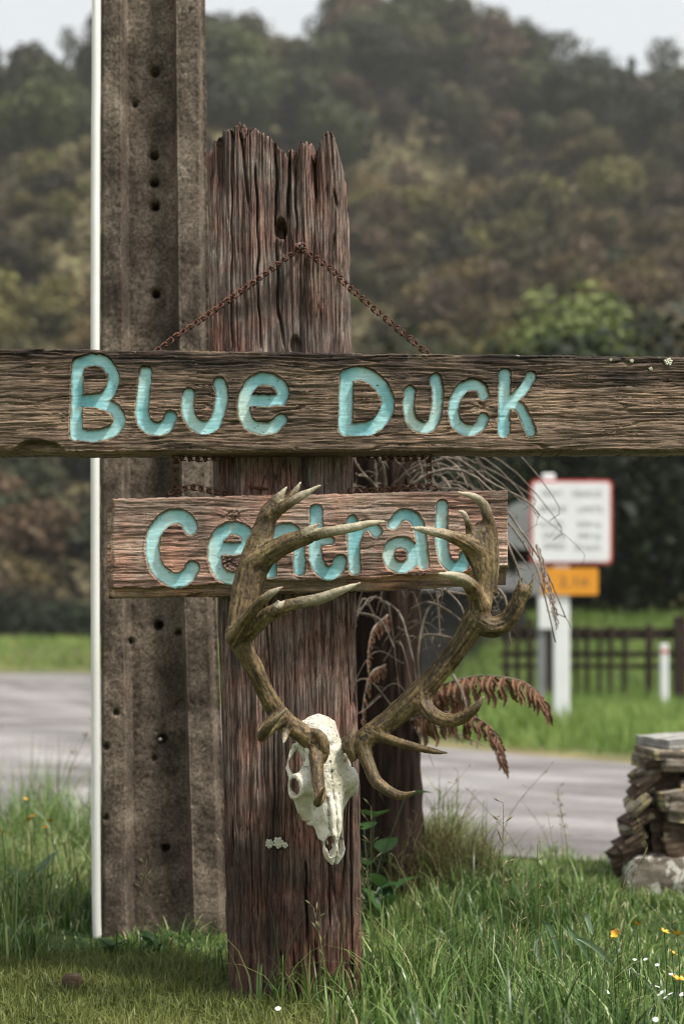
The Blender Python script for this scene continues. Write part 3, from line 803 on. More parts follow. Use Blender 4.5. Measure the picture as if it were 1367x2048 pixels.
for (px, pyb, d, ht, lean, az, lab) in [
        (100, 1640, 4.25, .45, .28, .15, 'tall seeding grass stalk leaning right against the gravel left of the concrete pole'),
        (285, 1850, 3.12, .20, .1, 1.2, 'thin green seed stalk standing in front of the concrete pole base'),
        (655, 2000, 2.52, .20, .15, 2.6, 'pale seed stalk in front of the foot of the wooden post'),
        (740, 1760, 2.9, .34, .12, 1.5, 'pale seed stalk beside the lower right edge of the wooden post'),
        (1003, 1960, 2.75, .36, .05, 1.3, 'dark thin seed stalk standing in the long grass right of the post'),
        (1125, 1760, 4.1, .26, .1, 2.0, 'yellowish seed stalk against the gravel left of the stone wall')]:
    x = (px - CX) / F * d; mb = MB()
    seed_stalk(mb, x, d, ht, lean, az, 9, .017, .0045, .45, rs)
    solo(mb.build('seed_stalk', M['seed'], None, True), lab, 'grass stalk', 'tall grass stalks')

# ------------------------------------------------------------------ the wooden post
POST_D = 2.685
def post_cx(z):      # leaning centre line
    py = HOR - (z - CAMH) / POST_D * F
    return (np.interp(py, [0, 400, 1000, 1700, 2000, 2300], [545, 552, 566, 584, 590, 595]) - CX) / F * POST_D
def post_w(z):
    py = HOR - (z - CAMH) / POST_D * F
    return np.interp(py, [0, 330, 400, 700, 1400, 2000], [268, 276, 281, 281, 271, 266]) / F * POST_D
TOPX = [405, 412, 420, 430, 447, 462, 475, 490, 510, 526, 540, 548, 553, 560, 568, 575, 582, 590, 597, 610, 625, 632, 638, 645, 662, 670, 680, 686, 692]
TOPY = [306, 300, 283, 280, 264, 262, 253, 252, 256, 267, 275, 287, 281, 293, 303, 302, 290, 300, 286, 284, 286, 300, 284, 271, 270, 279, 303, 336, 362]
nu, nz = 420, 400
th = np.linspace(0, 1, nu, endpoint=False)
# perimeter of a rounded rectangle, front edge sampled most finely
def perim(n):
    hw, hd, r = .5, .40, .07
    pts = []
    def line(a, b, k): pts.extend([np.array(a) * (1 - t) + np.array(b) * t for t in np.linspace(0, 1, k, endpoint=False)])
    def arc(c, a0, k): pts.extend([np.array(c) + r * np.array([math.cos(a0 + t * math.pi / 2), math.sin(a0 + t * math.pi / 2)]) for t in np.linspace(0, 1, k, endpoint=False)])
    line((-hw + r, -hd), (hw - r, -hd), 220); arc((hw - r, -hd + r), -math.pi / 2, 22)
    line((hw, -hd + r), (hw, hd - r), 50); arc((hw - r, hd - r), 0, 12)
    line((hw - r, hd), (-hw + r, hd), 46); arc((-hw + r, hd - r), math.pi / 2, 12)
    line((-hw, hd - r), (-hw, -hd + r), 50); arc((-hw + r, -hd + r), math.pi, 22)
    return np.array(pts)
per = perim(0); nu = len(per)
tg = np.roll(per, -1, 0) - np.roll(per, 1, 0); tg /= np.linalg.norm(tg, axis=1, keepdims=True); nrm = np.stack([tg[:, 1], -tg[:, 0]], -1)
v = np.linspace(0, 1, nz)
zb = -.12
def top_z(pxn, dep, u):
    py = np.interp(pxn, TOPX, TOPY)
    py = py + 10 * np.maximum(0, vn(np.floor(pxn / 4.5) * 3.7 + np.floor(dep * 60) * 5.1, 0.5, 0, 94)) + 7 * vn(pxn * .09, dep * 40, 0, 91) * .6 + 8 * vn(pxn * .3, dep * 90, 0, 92) + 90 * np.clip(dep, 0, .25) * (1 + 1.5 * vn(pxn * .05, dep * 25, 0, 93))
    return CAMH + (HOR - py) / F * POST_D
zt0 = 1.6
px_u = CX + (post_cx(zt0) + per[:, 0] * post_w(zt0)) / POST_D * F
ztop = top_z(px_u, (per[:, 1] + .4) * .26, th)
Z = zb + (ztop - zb)[:, None] * v[None]
PX0 = per[:, 0, None]; cxz, wz = post_cx(Z), post_w(Z)
Xp = cxz + PX0 * wz; Yp = POST_D + (per[:, 1, None] + .4) * .26 + 0 * Z
s_len = np.cumsum(np.r_[0, np.linalg.norm(np.diff(per, axis=0), axis=1)]) * .262
U = s_len[:, None] + .008 * fbm(s_len[:, None] * 5, Z * 1.6, 0, 2, 101) + .0007 * vn(s_len[:, None] * 30, Z * 11, 0, 107)
hgt = .0035 * fbm(U * 70, Z * 2.2, 0, 4, 102) + .0012 * vn(U * 420, Z * 9, 0, 103) + .0016 * vn(U * 160, Z * 5, 0, 108)
gate = ss(-.1, .5, vn(U * 14, Z * 2.5, 0, 110))
rid = 1 - np.abs(vn(U * 52, Z * 1.8, 0, 104)); hgt -= .008 * ss(.90, 1.0, rid) * gate
rid = 1 - np.abs(vn(U * 120, Z * 3.2, 0, 111)); hgt -= .004 * ss(.82, 1.0, rid) * ss(-.3, .4, vn(U * 20, Z * 4, 0, 112))
hgt += .0016 * vn(U * 300, Z * 14, 0, 113) + .0018 * vn(U * 110, Z * 26, 0, 115) * ss(-.2, .5, vn(U * 12, Z * 5, 0, 116))
rid = 1 - np.abs(vn(U * 20, Z * 1.3, 0, 105)); hgt -= .012 * ss(.955, 1.0, rid) * ss(-.1, .3, vn(U * 9, Z * 1.7, 0, 114))
rot = ss(.42, 0, (ztop[:, None] - Z) * 2.0)
hgt += rot * (-.004 + .010 * vn(U * 55, Z * 3, 0, 106) - .010 * ss(.86, 1, 1 - np.abs(vn(U * 75, Z * 2.6, 0, 109))))
front = ss(-.36, -.395, per[:, 1])[:, None]
PXv = CX + Xp / POST_D * F; PYv = HOR - (Z - CAMH) / POST_D * F
def crack(xa, ya, xb, yb, w, depth, wob=3, seed=0):
    global hgt
    t = np.clip((PYv - ya) / (yb - ya), 0, 1); xc = xa + (xb - xa) * t + wob * vn(PYv * .02, seed * 3.1, 0, 120 + seed)
    inside = ss(ya - 6, ya + 12, PYv) * ss(yb + 6, yb - 30, PYv)
    hgt = hgt - front * inside * depth * ss(w, w * .25, np.abs(PXv - xc))
for k, c in enumerate([(512, 330, 520, 700, 3.2, .016), (550, 285, 556, 640, 3.5, .018), (577, 300, 576, 436, 3.2, .018), (591, 330, 592, 480, 2.5, .014), (628, 290, 632, 412, 3, .018), (480, 255, 498, 420, 4, .012),
                       (556, 620, 570, 700, 4, .015), (462, 300, 465, 700, 2, .008), (665, 380, 672, 420, 4, .010), (610, 1725, 612, 1890, 3, .016), (655, 1740, 660, 1860, 2.5, .012), (560, 1900, 575, 2000, 3, .012),
                       (500, 1560, 505, 1800, 2.2, .010), (530, 1200, 545, 1420, 2.4, .010), (470, 1000, 500, 1260, 2.5, .012), (690, 1200, 700, 1420, 2.5, .010), (700, 1500, 706, 2000, 2.6, .012),
                       (640, 1220, 646, 1300, 4, .010), (585, 1900, 600, 2010, 2.5, .012), (630, 1880, 634, 2010, 2.2, .012)]):
    crack(*c, seed=k)
def pit(px, py, rx_, ry_, depth, soft=.3):
    global hgt
    r = np.sqrt(((PXv - px) / rx_) ** 2 + ((PYv - py) / ry_) ** 2)
    hgt = hgt - front * depth * ss(1.0, 1 - soft, r)
pit(562, 457, 13, 21, .040, .35); pit(590, 690, 14, 22, .022, .6); pit(600, 590, 17, 95, .012, .8); pit(668, 478, 4, 12, .008, .8); pit(612, 540, 10, 40, .008, .8)
Xp = Xp + nrm[:, 0, None] * hgt; Yp = Yp + nrm[:, 1, None] * hgt
V = np.stack([Xp, Yp, Z], -1).reshape(-1, 3); Fq = grid_faces(nu, nz, True)[:, ::-1]
# broken top, closed with shrinking rings
rings = 14; top = np.stack([Xp[:, -1], Yp[:, -1]], -1); cen = top.mean(0); off = nu * nz
ringV = []
for k in range(1, rings + 1):
    f = 1 - k / rings * .97; xyk = cen + (top - cen) * f
    pxk = CX + xyk[:, 0] / POST_D * F; zk = top_z(pxk, np.clip(xyk[:, 1] - POST_D, 0, .25), th) - .014 * (k > 1) * np.abs(vn(pxk * .25, xyk[:, 1] * 120, 0, 95)) - .012 * (k > 1)
    ringV.append(np.column_stack([xyk, zk]))
V = np.vstack([V] + ringV); fr = []
i = np.arange(nu); i2 = (i + 1) % nu
prev = i * nz + nz - 1; prev2 = i2 * nz + nz - 1
for k in range(rings):
    c0, c1 = off + k * nu + i, off + k * nu + i2
    fr.append(np.stack([prev, c0, c1, prev2], -1)); prev, prev2 = c0, c1
post = thing('wooden_post', (-.105, 2.79, 0), 'thick weathered timber post with a splintered jagged top carrying both name planks', 'post')
put('timber', V, np.vstack([Fq] + fr), M['post'], post)
# lichen rosettes on the post
for (px, py, r) in [(539, 1687, 9), (557, 1685, 11), (570, 1690, 6), ]:
    c = P(px, py, POST_D); mb = MB(); R = r / F * POST_D
    for k in range(16):
        a = k * 2.4; q = R * math.sqrt(k / 16.0) * .85; s = R * .36
        u = np.linspace(0, math.pi / 2, 4); w = np.arange(7) * 2 * math.pi / 7
        VV = np.array([[c[0] + q * math.cos(a) + s * math.cos(uu) * math.cos(ww), c[1] + .002 - .006 * math.sin(uu) - .003, c[2] + q * math.sin(a) + s * math.cos(uu) * math.sin(ww)] for ww in w for uu in u])
        mb.add(VV, grid_faces(7, 4, True))
    mb.build('lichen_rosette', M['lichen'], post, True)

# ------------------------------------------------------------------ concrete power pole with its conduit
PD = 3.28
zs = np.concatenate([np.arange(-.15, 2.55, .0042), np.linspace(2.6, 6.6, 30)])
pyz = HOR - (zs - CAMH) / PD * F
xl = (np.interp(pyz, [-4000, 0, 1870, 2000], [190, 200, 201, 201]) - CX) / F * PD
xr = (np.interp(pyz, [-4000, 0, 640, 1200, 1870, 2000], [372, 408, 416, 430, 458, 462]) - CX) / F * PD
ub = np.unique(np.concatenate([np.linspace(0, 1, 70), np.linspace(.18, .28, 24), np.linspace(.64, .76, 24), np.linspace(.92, 1, 16)]))
UU, ZZ = np.meshgrid(ub, zs, indexing='ij')
Xc = xl[None] + (xr - xl)[None] * UU
edge = .004 * vn(ZZ * 7, 0 * ZZ, 0, 201)
# flanges proud of a recessed web
rec = .045 * (ss(.195, .245, UU + edge) - ss(.68, .735, UU + edge)) + .030 * ss(.925, .97, UU) ** 1.5 + .012 * ss(.03, 0, UU)
rough = .0016 * fbm(Xc * 90, ZZ * 90, 0, 3, 202) + .003 * fbm(Xc * 9, ZZ * 9, 0, 3, 203) - .0025 * ss(.74, .92, vn(Xc * 150, ZZ * 150, 0, 204))
Yc = PD + rec - rough
PXc = CX + Xc / PD * F; PYc = HOR - (ZZ - CAMH) / PD * F
for (px, py, r, dp) in [(305, 127, 8.5, .05), (303, 297, 8, .05), (303, 352, 8, .05), (305, 400, 8, .05), (307, 577, 8, .05), (264, 193, 5, .02), (312, 1250, 9, .05), (320, 1480, 9, .03), (326, 1702, 7, .05), (353, 1265, 5, .02), (253, 1283, 5, .02), (232, 1425, 5, .02), (212, 1494, 5, .02), (361, 1415, 16, .006), (303, 1520, 4, .012), (212, 1635, 4.5, .015)]:
    q = np.hypot(PXc - px, PYc - py); Yc = Yc + dp * ss(r * 1.15, r * .75, q) + .004 * ss(r * 2.4, r, q)
V = np.stack([Xc, Yc, ZZ], -1).reshape(-1, 3); nvv = len(zs)
Fq = [grid_faces(len(ub), nvv)]
# side and back walls
nb = len(V); back = PD + .20
sides = np.concatenate([np.stack([xl, 0 * xl + back, zs], -1), np.stack([xr - .03, 0 * xl + back, zs], -1)])
V = np.vstack([V, sides]); j = np.arange(nvv - 1); R0 = (len(ub) - 1) * nvv
Fq.append(np.stack([nb + j, j, j + 1, nb + j + 1], -1)); Fq.append(np.stack([R0 + j, nb + nvv + j, nb + nvv + j + 1, R0 + j + 1], -1))
Fq.append(np.stack([nb + nvv + j, nb + j, nb + j + 1, nb + nvv + j + 1], -1))
pole = thing('power_pole', (-.41, 3.38, 0), 'tall stained concrete power pole with bolt holes down its recessed face', 'pole')
put('shaft', V, np.vstack(Fq), M['concrete'], pole)
c = [P(*q) for q in [(195, 1880, 3.27), (193, 1800, 3.27), (191.5, 1500, 3.27), (190.5, 900, 3.27), (191.5, 300, 3.27), (193, 0, 3.27), (193, -1500, 3.27)]]
mb = MB(); mb.tube(spline(c, 40), .0102, 12)
tag(mb.build('cable_conduit', M['conduit'], pole, True), 'narrow white plastic cable conduit along the left edge')
mb = MB(); a = P(321, 1479, 3.33); mb.tube(np.array([a, a - [0, .012, 0]]), [.005, .0045], 8); mb.build('hole_daylight_dot', M['steel'], pole, True)  # pale steel disc stands in for daylight showing through this hole

# ------------------------------------------------------------------ planks with carved letters
def seg_sdf(x, y, pts):
    pts = spline(pts, max(2, 9 * (len(pts) - 1))) if len(pts) > 2 else np.asarray(pts, float)
    d = np.full(x.shape, 1e9)
    for a, b in zip(pts[:-1], pts[1:]):
        ab = b - a; t = np.clip(((x - a[0]) * ab[0] + (y - a[1]) * ab[1]) / max(1e-9, ab @ ab), 0, 1)
        d = np.minimum(d, np.hypot(x - a[0] - ab[0] * t, y - a[1] - ab[1] * t))
    return d
def circ(cx, cy, r): return [(cx + r * math.cos(a), cy + r * math.sin(a)) for a in np.linspace(0, 2 * math.pi, 13)]
LET1 = [('B', [(11.5, [(155, 730), (151, 868)]), (11, [(155, 727), (183, 719), (208, 724), (225, 748), (222, 775), (206, 795), (166, 802)]), (11, [(166, 801), (200, 804), (228, 818), (238, 838), (230, 857), (205, 869), (178, 871), (151, 867)])]),
        ('l', [(12.5, [(290, 745), (286, 790), (284, 828), (293, 850), (314, 858), (332, 851), (340, 834)])]),
        ('u', [(12, [(377, 788), (375, 820), (385, 844), (405, 855), (427, 847), (440, 815), (443, 785), (438, 766)])]),
        ('e', [(11.5, [(494, 799), (530, 800)]), (11, [(530, 800), (560, 799)]), (11.5, [(561, 799), (565, 780), (550, 763), (525, 757), (502, 768), (488, 795), (487, 825), (500, 848), (525, 857), (547, 852), (561, 840)])]),
        ('D', [(13, [(692, 752), (690, 857)]), (12.5, [(692, 752), (720, 746), (745, 756), (767, 780), (775, 806), (766, 834), (745, 853), (715, 858), (691, 857)])]),
        ('u', [(10.5, [(819, 782), (817, 815), (825, 844), (845, 855), (864, 847), (873, 815), (874, 780), (870, 757)])]),
        ('c', [(10, [(967, 789), (960, 774), (943, 768), (922, 778), (908, 805), (908, 835), (920, 854), (942, 860), (960, 851), (966, 837)])]),
        ('K', [(11, [(1009, 748), (1007, 862)]), (9.5, [(1061, 752), (1049, 774), (1030, 794), (1012, 806)]), (9.5, [(1020, 805), (1038, 814), (1051, 838), (1061, 863)])])]
LET2 = [('C', [(13.5, [(381, 1056), (374, 1042), (354, 1032), (329, 1040), (309, 1065), (304, 1100), (312, 1134), (332, 1154), (355, 1161), (376, 1151), (384, 1136)])]),
        ('e', [(11, [(432, 1096), (470, 1097), (492, 1094)]), (12.5, [(494, 1092), (492, 1068), (470, 1056), (446, 1063), (430, 1086), (429, 1120), (440, 1146), (464, 1157), (488, 1150), (498, 1138)])]),
        ('n', [(11, [(540, 1062), (541, 1145)]), (11, [(541, 1092), (552, 1067), (572, 1057), (590, 1068), (597, 1095), (598, 1140)])]),
        ('t', [(12.5, [(632, 1022), (630, 1100), (637, 1133), (655, 1147), (673, 1139), (680, 1123)]), (8, [(616, 1081), (660, 1081)])]),
        ('r', [(11, [(704, 1042), (706, 1090), (709, 1139)]), (10, [(708, 1086), (720, 1057), (738, 1049), (753, 1064)])]),
        ('a', [(10.5, [(786, 1048), (800, 1032), (820, 1031), (835, 1047), (842, 1085), (846, 1126)]), (11, circ(801, 1110, 25)), (10, [(838, 1095), (846, 1128)])]),
        ('l', [(11.5, [(883, 1012), (883, 1080), (890, 1119), (906, 1134), (924, 1129), (932, 1112)])])]

def plank(name, x0, x1, topf, botf, dfront, thick, letters, material, label, seed, deep, chamfer, rough_amt, knots=()):
    st = 1.55
    xs = np.arange(x0, x1 + st, st); nvp = int((botf(x0) - topf(x0)) / st)
    PXg = np.repeat(xs[:, None], nvp, 1); vv = np.linspace(0, 1, nvp)[None]
    tp = topf(xs) + 2.0 * fbm(xs * .012, xs * 0, 0, 3, seed + 5) + .9 * vn(xs * .15, xs * 0, 0, seed + 6)
    bt = botf(xs) + 2.0 * fbm(xs * .012, xs * 0 + 9, 0, 3, seed + 7) + .9 * vn(xs * .15, xs * 0 + 4, 0, seed + 8)
    PYg = tp[:, None] * (1 - vv) + bt[:, None] * vv
    wy = PYg + 5 * fbm(PXg * .005, PYg * .02, 0, 2, seed) + .7 * vn(PXg * .05, PYg * .08, 0, seed + 9)
    for (kx, ky, kr) in knots:
        q = np.hypot((PXg - kx) * .6, PYg - ky); wy = wy + kr * np.exp(-(q / kr) ** 2) * np.sign(PYg - ky) * .9
    D = .0016 * fbm(PXg * .007, wy * .16, 0, 3, seed + 1) + .0009 * vn(PXg * .03, wy * .7, 0, seed + 2)
    rid = 1 - np.abs(vn(PXg * .006, wy * .085, 0, seed + 3)); gate = ss(-.2, .4, vn(PXg * .012, wy * .05, 0, seed + 14))
    D = D + rough_amt * gate * ss(.86, 1.0, rid)
    # saw-tooth lifted grain
    saw = (wy * .11 + .7 * vn(PXg * .011, wy * .02, 0, seed + 4)) % 1.0
    D = D + rough_amt * .55 * (saw ** 3) * ss(-.3, .5, vn(PXg * .015, wy * .06, 0, seed + 15))
    for (kx, ky, kr) in knots:
        q = np.hypot((PXg - kx) * .8, PYg - ky) / kr; D = D + .004 * ss(1, .5, q) * (.5 + vn(PXg * .3, PYg * .3, 0, seed + 20))
    e = np.minimum(vv * (bt - tp)[:, None], (1 - vv) * (bt - tp)[:, None]); D = D + .004 * ss(5, 0, e) ** 2
    D = D + chamfer(PXg, PYg, tp[:, None], bt[:, None])
    S0 = D.copy(); lets = []
    for ch, strokes in letters:
        sd_ = np.full(PXg.shape, 1e9); allp = np.vstack([np.array(p) for _, p in strokes])
        lo, hi = allp.min(0) - 30, allp.max(0) + 30
        i0, i1 = np.searchsorted(xs, lo[0]), np.searchsorted(xs, hi[0])
        for hw, pts in strokes: sd_[i0:i1] = np.minimum(sd_[i0:i1], seg_sdf(PXg[i0:i1], PYg[i0:i1], pts) - hw - 1.6)
        sd_[i0:i1] += .9 * vn(PXg[i0:i1] * .11, PYg[i0:i1] * .11, 0, seed + 30) + .6 * vn(PXg[i0:i1] * .3, PYg[i0:i1] * .3, 0, seed + 31)
        lets.append((ch, sd_, i0, i1))
        D = D * ss(-1.2, .6, sd_) + (1 - ss(-1.2, .6, sd_)) * (D * .25 + deep) - .0008 * ss(4, 0.5, sd_) * ss(-1, .5, sd_)
    B = np.stack([(PXg - CX) / F * dfront, dfront + D, CAMH + (HOR - PYg) / F * dfront], -1)
    nuP = len(xs); V = B.reshape(-1, 3); Fl = [grid_faces(nuP, nvp)[:, ::-1]]
    # edges and back
    ring = np.concatenate([np.arange(nuP) * nvp, (nuP - 1) * nvp + np.arange(1, nvp), (np.arange(nuP - 2, -1, -1)) * nvp + nvp - 1, np.arange(nvp - 2, 0, -1)])
    rv = V[ring].copy(); mid = rv.copy(); mid[:, 1] = dfront + thick * .5 + .0015 * vn(rv[:, 0] * 60, rv[:, 2] * 60, 0, seed); rv[:, 1] = dfront + thick
    rv[:, 2] += 0; nr = len(ring); o1, o2 = len(V), len(V) + nr; V = np.vstack([V, mid, rv, rv.mean(0)])
    k = np.arange(nr); k2 = (k + 1) % nr
    Fl.append(np.stack([ring[k], o1 + k, o1 + k2, ring[k2]], -1)[:, ::-1]); Fl.append(np.stack([o1 + k, o2 + k, o2 + k2, o1 + k2], -1)[:, ::-1])
    c = len(V) - 1; Fl.append(np.stack([o2 + k, np.full(nr, c), o2 + k2, o2 + k2], -1)[:, ::-1])
    Ft = np.vstack(Fl); Ft = np.vstack([Ft[:, [0, 1, 2]], Ft[:, [0, 2, 3]]]); Ft = Ft[(Ft[:, 0] != Ft[:, 1]) & (Ft[:, 1] != Ft[:, 2]) & (Ft[:, 0] != Ft[:, 2])]
    ctr = P((x0 + x1) / 2, float(botf((x0 + x1) / 2)), dfront)
    root = thing(name, ctr, label, 'sign')
    put('plank', V, Ft, material, root)
    for ch, sd_, i0, i1 in lets:
        lv = B[i0:i1].copy(); sdl = sd_[i0:i1]
        cup = .0010 * ss(0, -9, sdl)
        lv[..., 1] = dfront + deep - .0016 + cup + .00018 * vn(PXg[i0:i1] * .05, PYg[i0:i1] * .30, 0, seed + 40) + .0005 * fbm(PXg[i0:i1] * .03, PYg[i0:i1] * .03, 0, 2, seed + 41) + S0[i0:i1] * .12
        f = grid_faces(i1 - i0, nvp)[:, ::-1]; okf = (sdl.ravel()[f] < 1.2).all(1); f = f[okf]
        idx, inv = np.unique(f, return_inverse=True)
        put('letter', lv.reshape(-1, 3)[idx], inv.reshape(-1, 4), M['paint'], root, True, {'edge': ss(-6.5, -1.0, sdl.ravel()[idx])})
    return root

def cham1(px, py, tp, bt):
    e = np.interp(px, [-200, 20, 34, 50, 75, 112, 132, 400], [0, 2, 14, 24, 25, 20, 4, 0])
    return .018 * ss(bt - e + 1, bt - e + 8, py) * (e > 1)
def cham2(px, py, tp, bt):
    b = np.interp(px, [200, 300, 480, 700, 900, 1020], [22, 20, 26, 26, 28, 34]); edge = bt - b + 2.5 * vn(px * .03, 0 * px, 0, 5)
    d = .010 * ss(edge - 1, edge + 5, py) + .016 * np.clip((py - edge) / 28, 0, 1)
    return d + .012 * ss(229, 216, px + 2 * vn(py * .05, 0 * py, 0, 6)) * np.ones_like(py)
b1 = plank('long_sign_plank', -190, 1560, lambda x: np.interp(x, [-190, 0, 700, 1367, 1560], [694, 696, 705, 713, 716]), lambda x: np.interp(x, [-190, 0, 160, 683, 1367, 1560], [903, 902, 905, 903, 900, 899]),
           2.600, .075, LET1, M['beam'], 'long grey-brown plank reading Blue Duck in carved turquoise letters', 300, .0085, cham1, .0040, knots=((962, 812, 9), (505, 815, 6)))
b2 = plank('short_sign_plank', 213, 1013, lambda x: np.interp(x, [213, 620, 1013], [997, 988, 980]), lambda x: np.interp(x, [213, 480, 720, 1013], [1196, 1190, 1182, 1166]),
           2.622, .055, LET2, M['board'], 'short reddish plank reading Central hung on rusty chains behind the antlers', 350, .0085, cham2, .0017, knots=((466, 1032, 14), (455, 1124, 15)))
# lichen crust on the long plank
for (px, py, r) in [(1335, 724, 8), (1300, 738, 4), (1262, 722, 4), (1220, 720, 3)]:
    c = P(px, py, 2.600); mb = MB(); R = r / F * 2.6
    for k in range(12):
        a = k * 2.4; q = R * math.sqrt(k / 12.0); s = R * .4
        u = np.linspace(0, math.pi / 2, 4); w = np.arange(6) * 2 * math.pi / 6
        VV = np.array([[c[0] + q * math.cos(a) + s * math.cos(uu) * math.cos(ww), c[1] + .001 - .004 * math.sin(uu), c[2] + q * math.sin(a) * .8 + s * math.cos(uu) * math.sin(ww)] for ww in w for uu in u])
        mb.add(VV, grid_faces(6, 4, True))
    mb.build('lichen_crust', M['lichen'], b1, True)

# ------------------------------------------------------------------ chains, bolt, nail
a = np.linspace(0, 2 * math.pi, 18, endpoint=False)
LL, LW, LR = .0100, .0058, .0021
ring = np.stack([np.cos(a) * LW + 0, np.zeros_like(a), np.sin(a) * LW], -1); ring = np.stack([np.sign(ring[:, 0]) * np.abs(ring[:, 0]), ring[:, 1], ring[:, 2] + np.sign(ring[:, 2]) * (LL - LW)], -1)
rV, rF = tube(ring, LR, 6, True)
link_mesh = raw_mesh('chain_link', rV, rF, True)
def chain(paths, label, loc):
    root = thing('chain', loc, label, 'chain', 'rusty chains holding the planks')
    for path in paths:
        pts = spline(np.array(path), 400); seg = np.r_[0, np.cumsum(np.linalg.norm(np.diff(pts, axis=0), axis=1))]
        pitch = 2 * LL - 2.6 * LR; nL = int(seg[-1] / pitch)
        for k in range(nL + 1):
            s = k * pitch; p = np.array([np.interp(s, seg, pts[:, q]) for q in range(3)]); p2 = np.array([np.interp(s + .003, seg, pts[:, q]) for q in range(3)]); p1 = np.array([np.interp(s - .003, seg, pts[:, q]) for q in range(3)])
            d = Vector(p2 - p1)
            if d.length < 1e-6: continue
            o = link('link', link_mesh, M['rust'], root); o.location = Vector(p - np.array(loc))
            zax = d.normalized(); view = Vector((0, -1, 0)); ang = math.radians((38 if k % 2 else -48) + RT.uniform(-14, 14))
            yax = (view - zax * view.dot(zax)).normalized(); yax = Matrix.Rotation(ang, 3, zax) @ yax; xax = yax.cross(zax)
            o.rotation_mode = 'QUATERNION'; o.rotation_quaternion = Matrix((xax, yax, zax)).transposed().to_quaternion()
    return root
top = P(600, 491, 2.655)
chain([[top + [0, 0, -.004], P(510, 562, 2.668), P(415, 630, 2.655), P(360, 668, 2.645), P(312, 703, 2.640)], [top + [0, 0, -.004], P(660, 537, 2.666), P(700, 576, 2.655), P(780, 645, 2.645), P(858, 710, 2.640)]],
      'rusty chain draped from the bolt near the post top down to the long plank', top)
chain([[P(352, 900, 2.645), P(351, 940, 2.650), P(348, 992, 2.652)], [P(356, 914, 2.648), P(400, 918, 2.655), P(440, 914, 2.66), P(478, 908, 2.672)], [P(348, 984, 2.640), P(385, 975, 2.645), P(430, 984, 2.65), P(468, 987, 2.655)]],
      'rusty chain loop between the planks in front of the concrete pole', P(352, 940, 2.65))
chain([[P(855, 898, 2.645), P(857, 935, 2.650), P(858, 975, 2.650)], [P(852, 912, 2.648), P(810, 918, 2.655), P(750, 914, 2.66), P(703, 908, 2.672)], [P(862, 976, 2.640), P(830, 972, 2.642), P(775, 979, 2.645), P(705, 981, 2.650)]],
      'rusty chain loop between the planks right of the wooden post', P(855, 940, 2.65))
mb = MB(); c = P(600, 491, 2.652)
mb.tube(np.array([c + [0, .05, 0], c]), .0030, 10); mb.tube(np.array([c + [0, .004, 0], c + [0, -.001, 0]]), [.0058, .0055], 14)
bt_ = thing('bolt', c + [0, .03, 0], 'small pale bolt head pinning the chain near the top of the wooden post', 'bolt'); mb.build('shank', M['steel'], bt_, True)
mb = MB(); mb.tube(np.array([c + [0, -.001, 0], c + [0, -.004, 0]]), [.0030, .0026], 8); mb.build('screw_head', M['rust'], bt_, True)
mb = MB(); mb.tube(np.array([P(503, 975, 2.66), P(548, 980, 2.70)]), .0028, 8); mb.tube(np.array([P(501, 974, 2.659), P(503.5, 975, 2.6615)]), .0048, 8)
solo(mb.build('nail', M['rust'], None, True), 'long rusty nail driven sideways into the post above the short plank', 'nail')

# ------------------------------------------------------------------ deer skull: solids from distance fields
def surface_nets(Fd, org, h):
    ins = Fd < 0; nx, ny, nz_ = Fd.shape
    c = np.zeros((nx - 1, ny - 1, nz_ - 1), np.int8)
    corners = [(i, j, k) for i in (0, 1) for j in (0, 1) for k in (0, 1)]
    for (i, j, k) in corners: c += ins[i:nx - 1 + i, j:ny - 1 + j, k:nz_ - 1 + k]
    act = (c > 0) & (c < 8); I = np.argwhere(act); idx = np.full(act.shape, -1, np.int64); idx[act] = np.arange(len(I))
    acc = np.zeros((len(I), 3)); cnt = np.zeros(len(I))
    for a in corners:
        for ax in range(3):
            if a[ax]: continue
            b = list(a); b[ax] = 1
            va = Fd[I[:, 0] + a[0], I[:, 1] + a[1], I[:, 2] + a[2]]; vb = Fd[I[:, 0] + b[0], I[:, 1] + b[1], I[:, 2] + b[2]]
            cr = (va < 0) != (vb < 0); t = np.where(cr, va / np.where(va == vb, 1, va - vb), 0)
            p = np.tile(np.array(a, float), (len(I), 1)); p[:, ax] = t
            acc += p * cr[:, None]; cnt += cr
    V = (I + acc / cnt[:, None]) * h + org
    Fs = []
    for ax in range(3):
        u, v_ = [(1, 2), (2, 0), (0, 1)][ax]
        sl0 = [slice(None)] * 3; sl1 = [slice(None)] * 3; sl0[ax] = slice(0, -1); sl1[ax] = slice(1, None)
        A, Bv = ins[tuple(sl0)], ins[tuple(sl1)]; E = np.argwhere(A != Bv)
        okE = (E[:, u] > 0) & (E[:, v_] > 0) & (E[:, u] < Fd.shape[u] - 1) & (E[:, v_] < Fd.shape[v_] - 1); E = E[okE]
        flip = A[E[:, 0], E[:, 1], E[:, 2]]
        def cell(du, dv):
            q = E.copy(); q[:, u] -= du; q[:, v_] -= dv; return idx[q[:, 0], q[:, 1], q[:, 2]]
        quad = np.stack([cell(1, 1), cell(0, 1), cell(0, 0), cell(1, 0)], -1)
        quad[~flip] = quad[~flip][:, ::-1]; Fs.append(quad)
    return V, np.vstack(Fs)

def smin(a, b, k):
    h = np.clip(.5 + .5 * (b - a) / k, 0, 1); return b * (1 - h) + a * h - k * h * (1 - h)

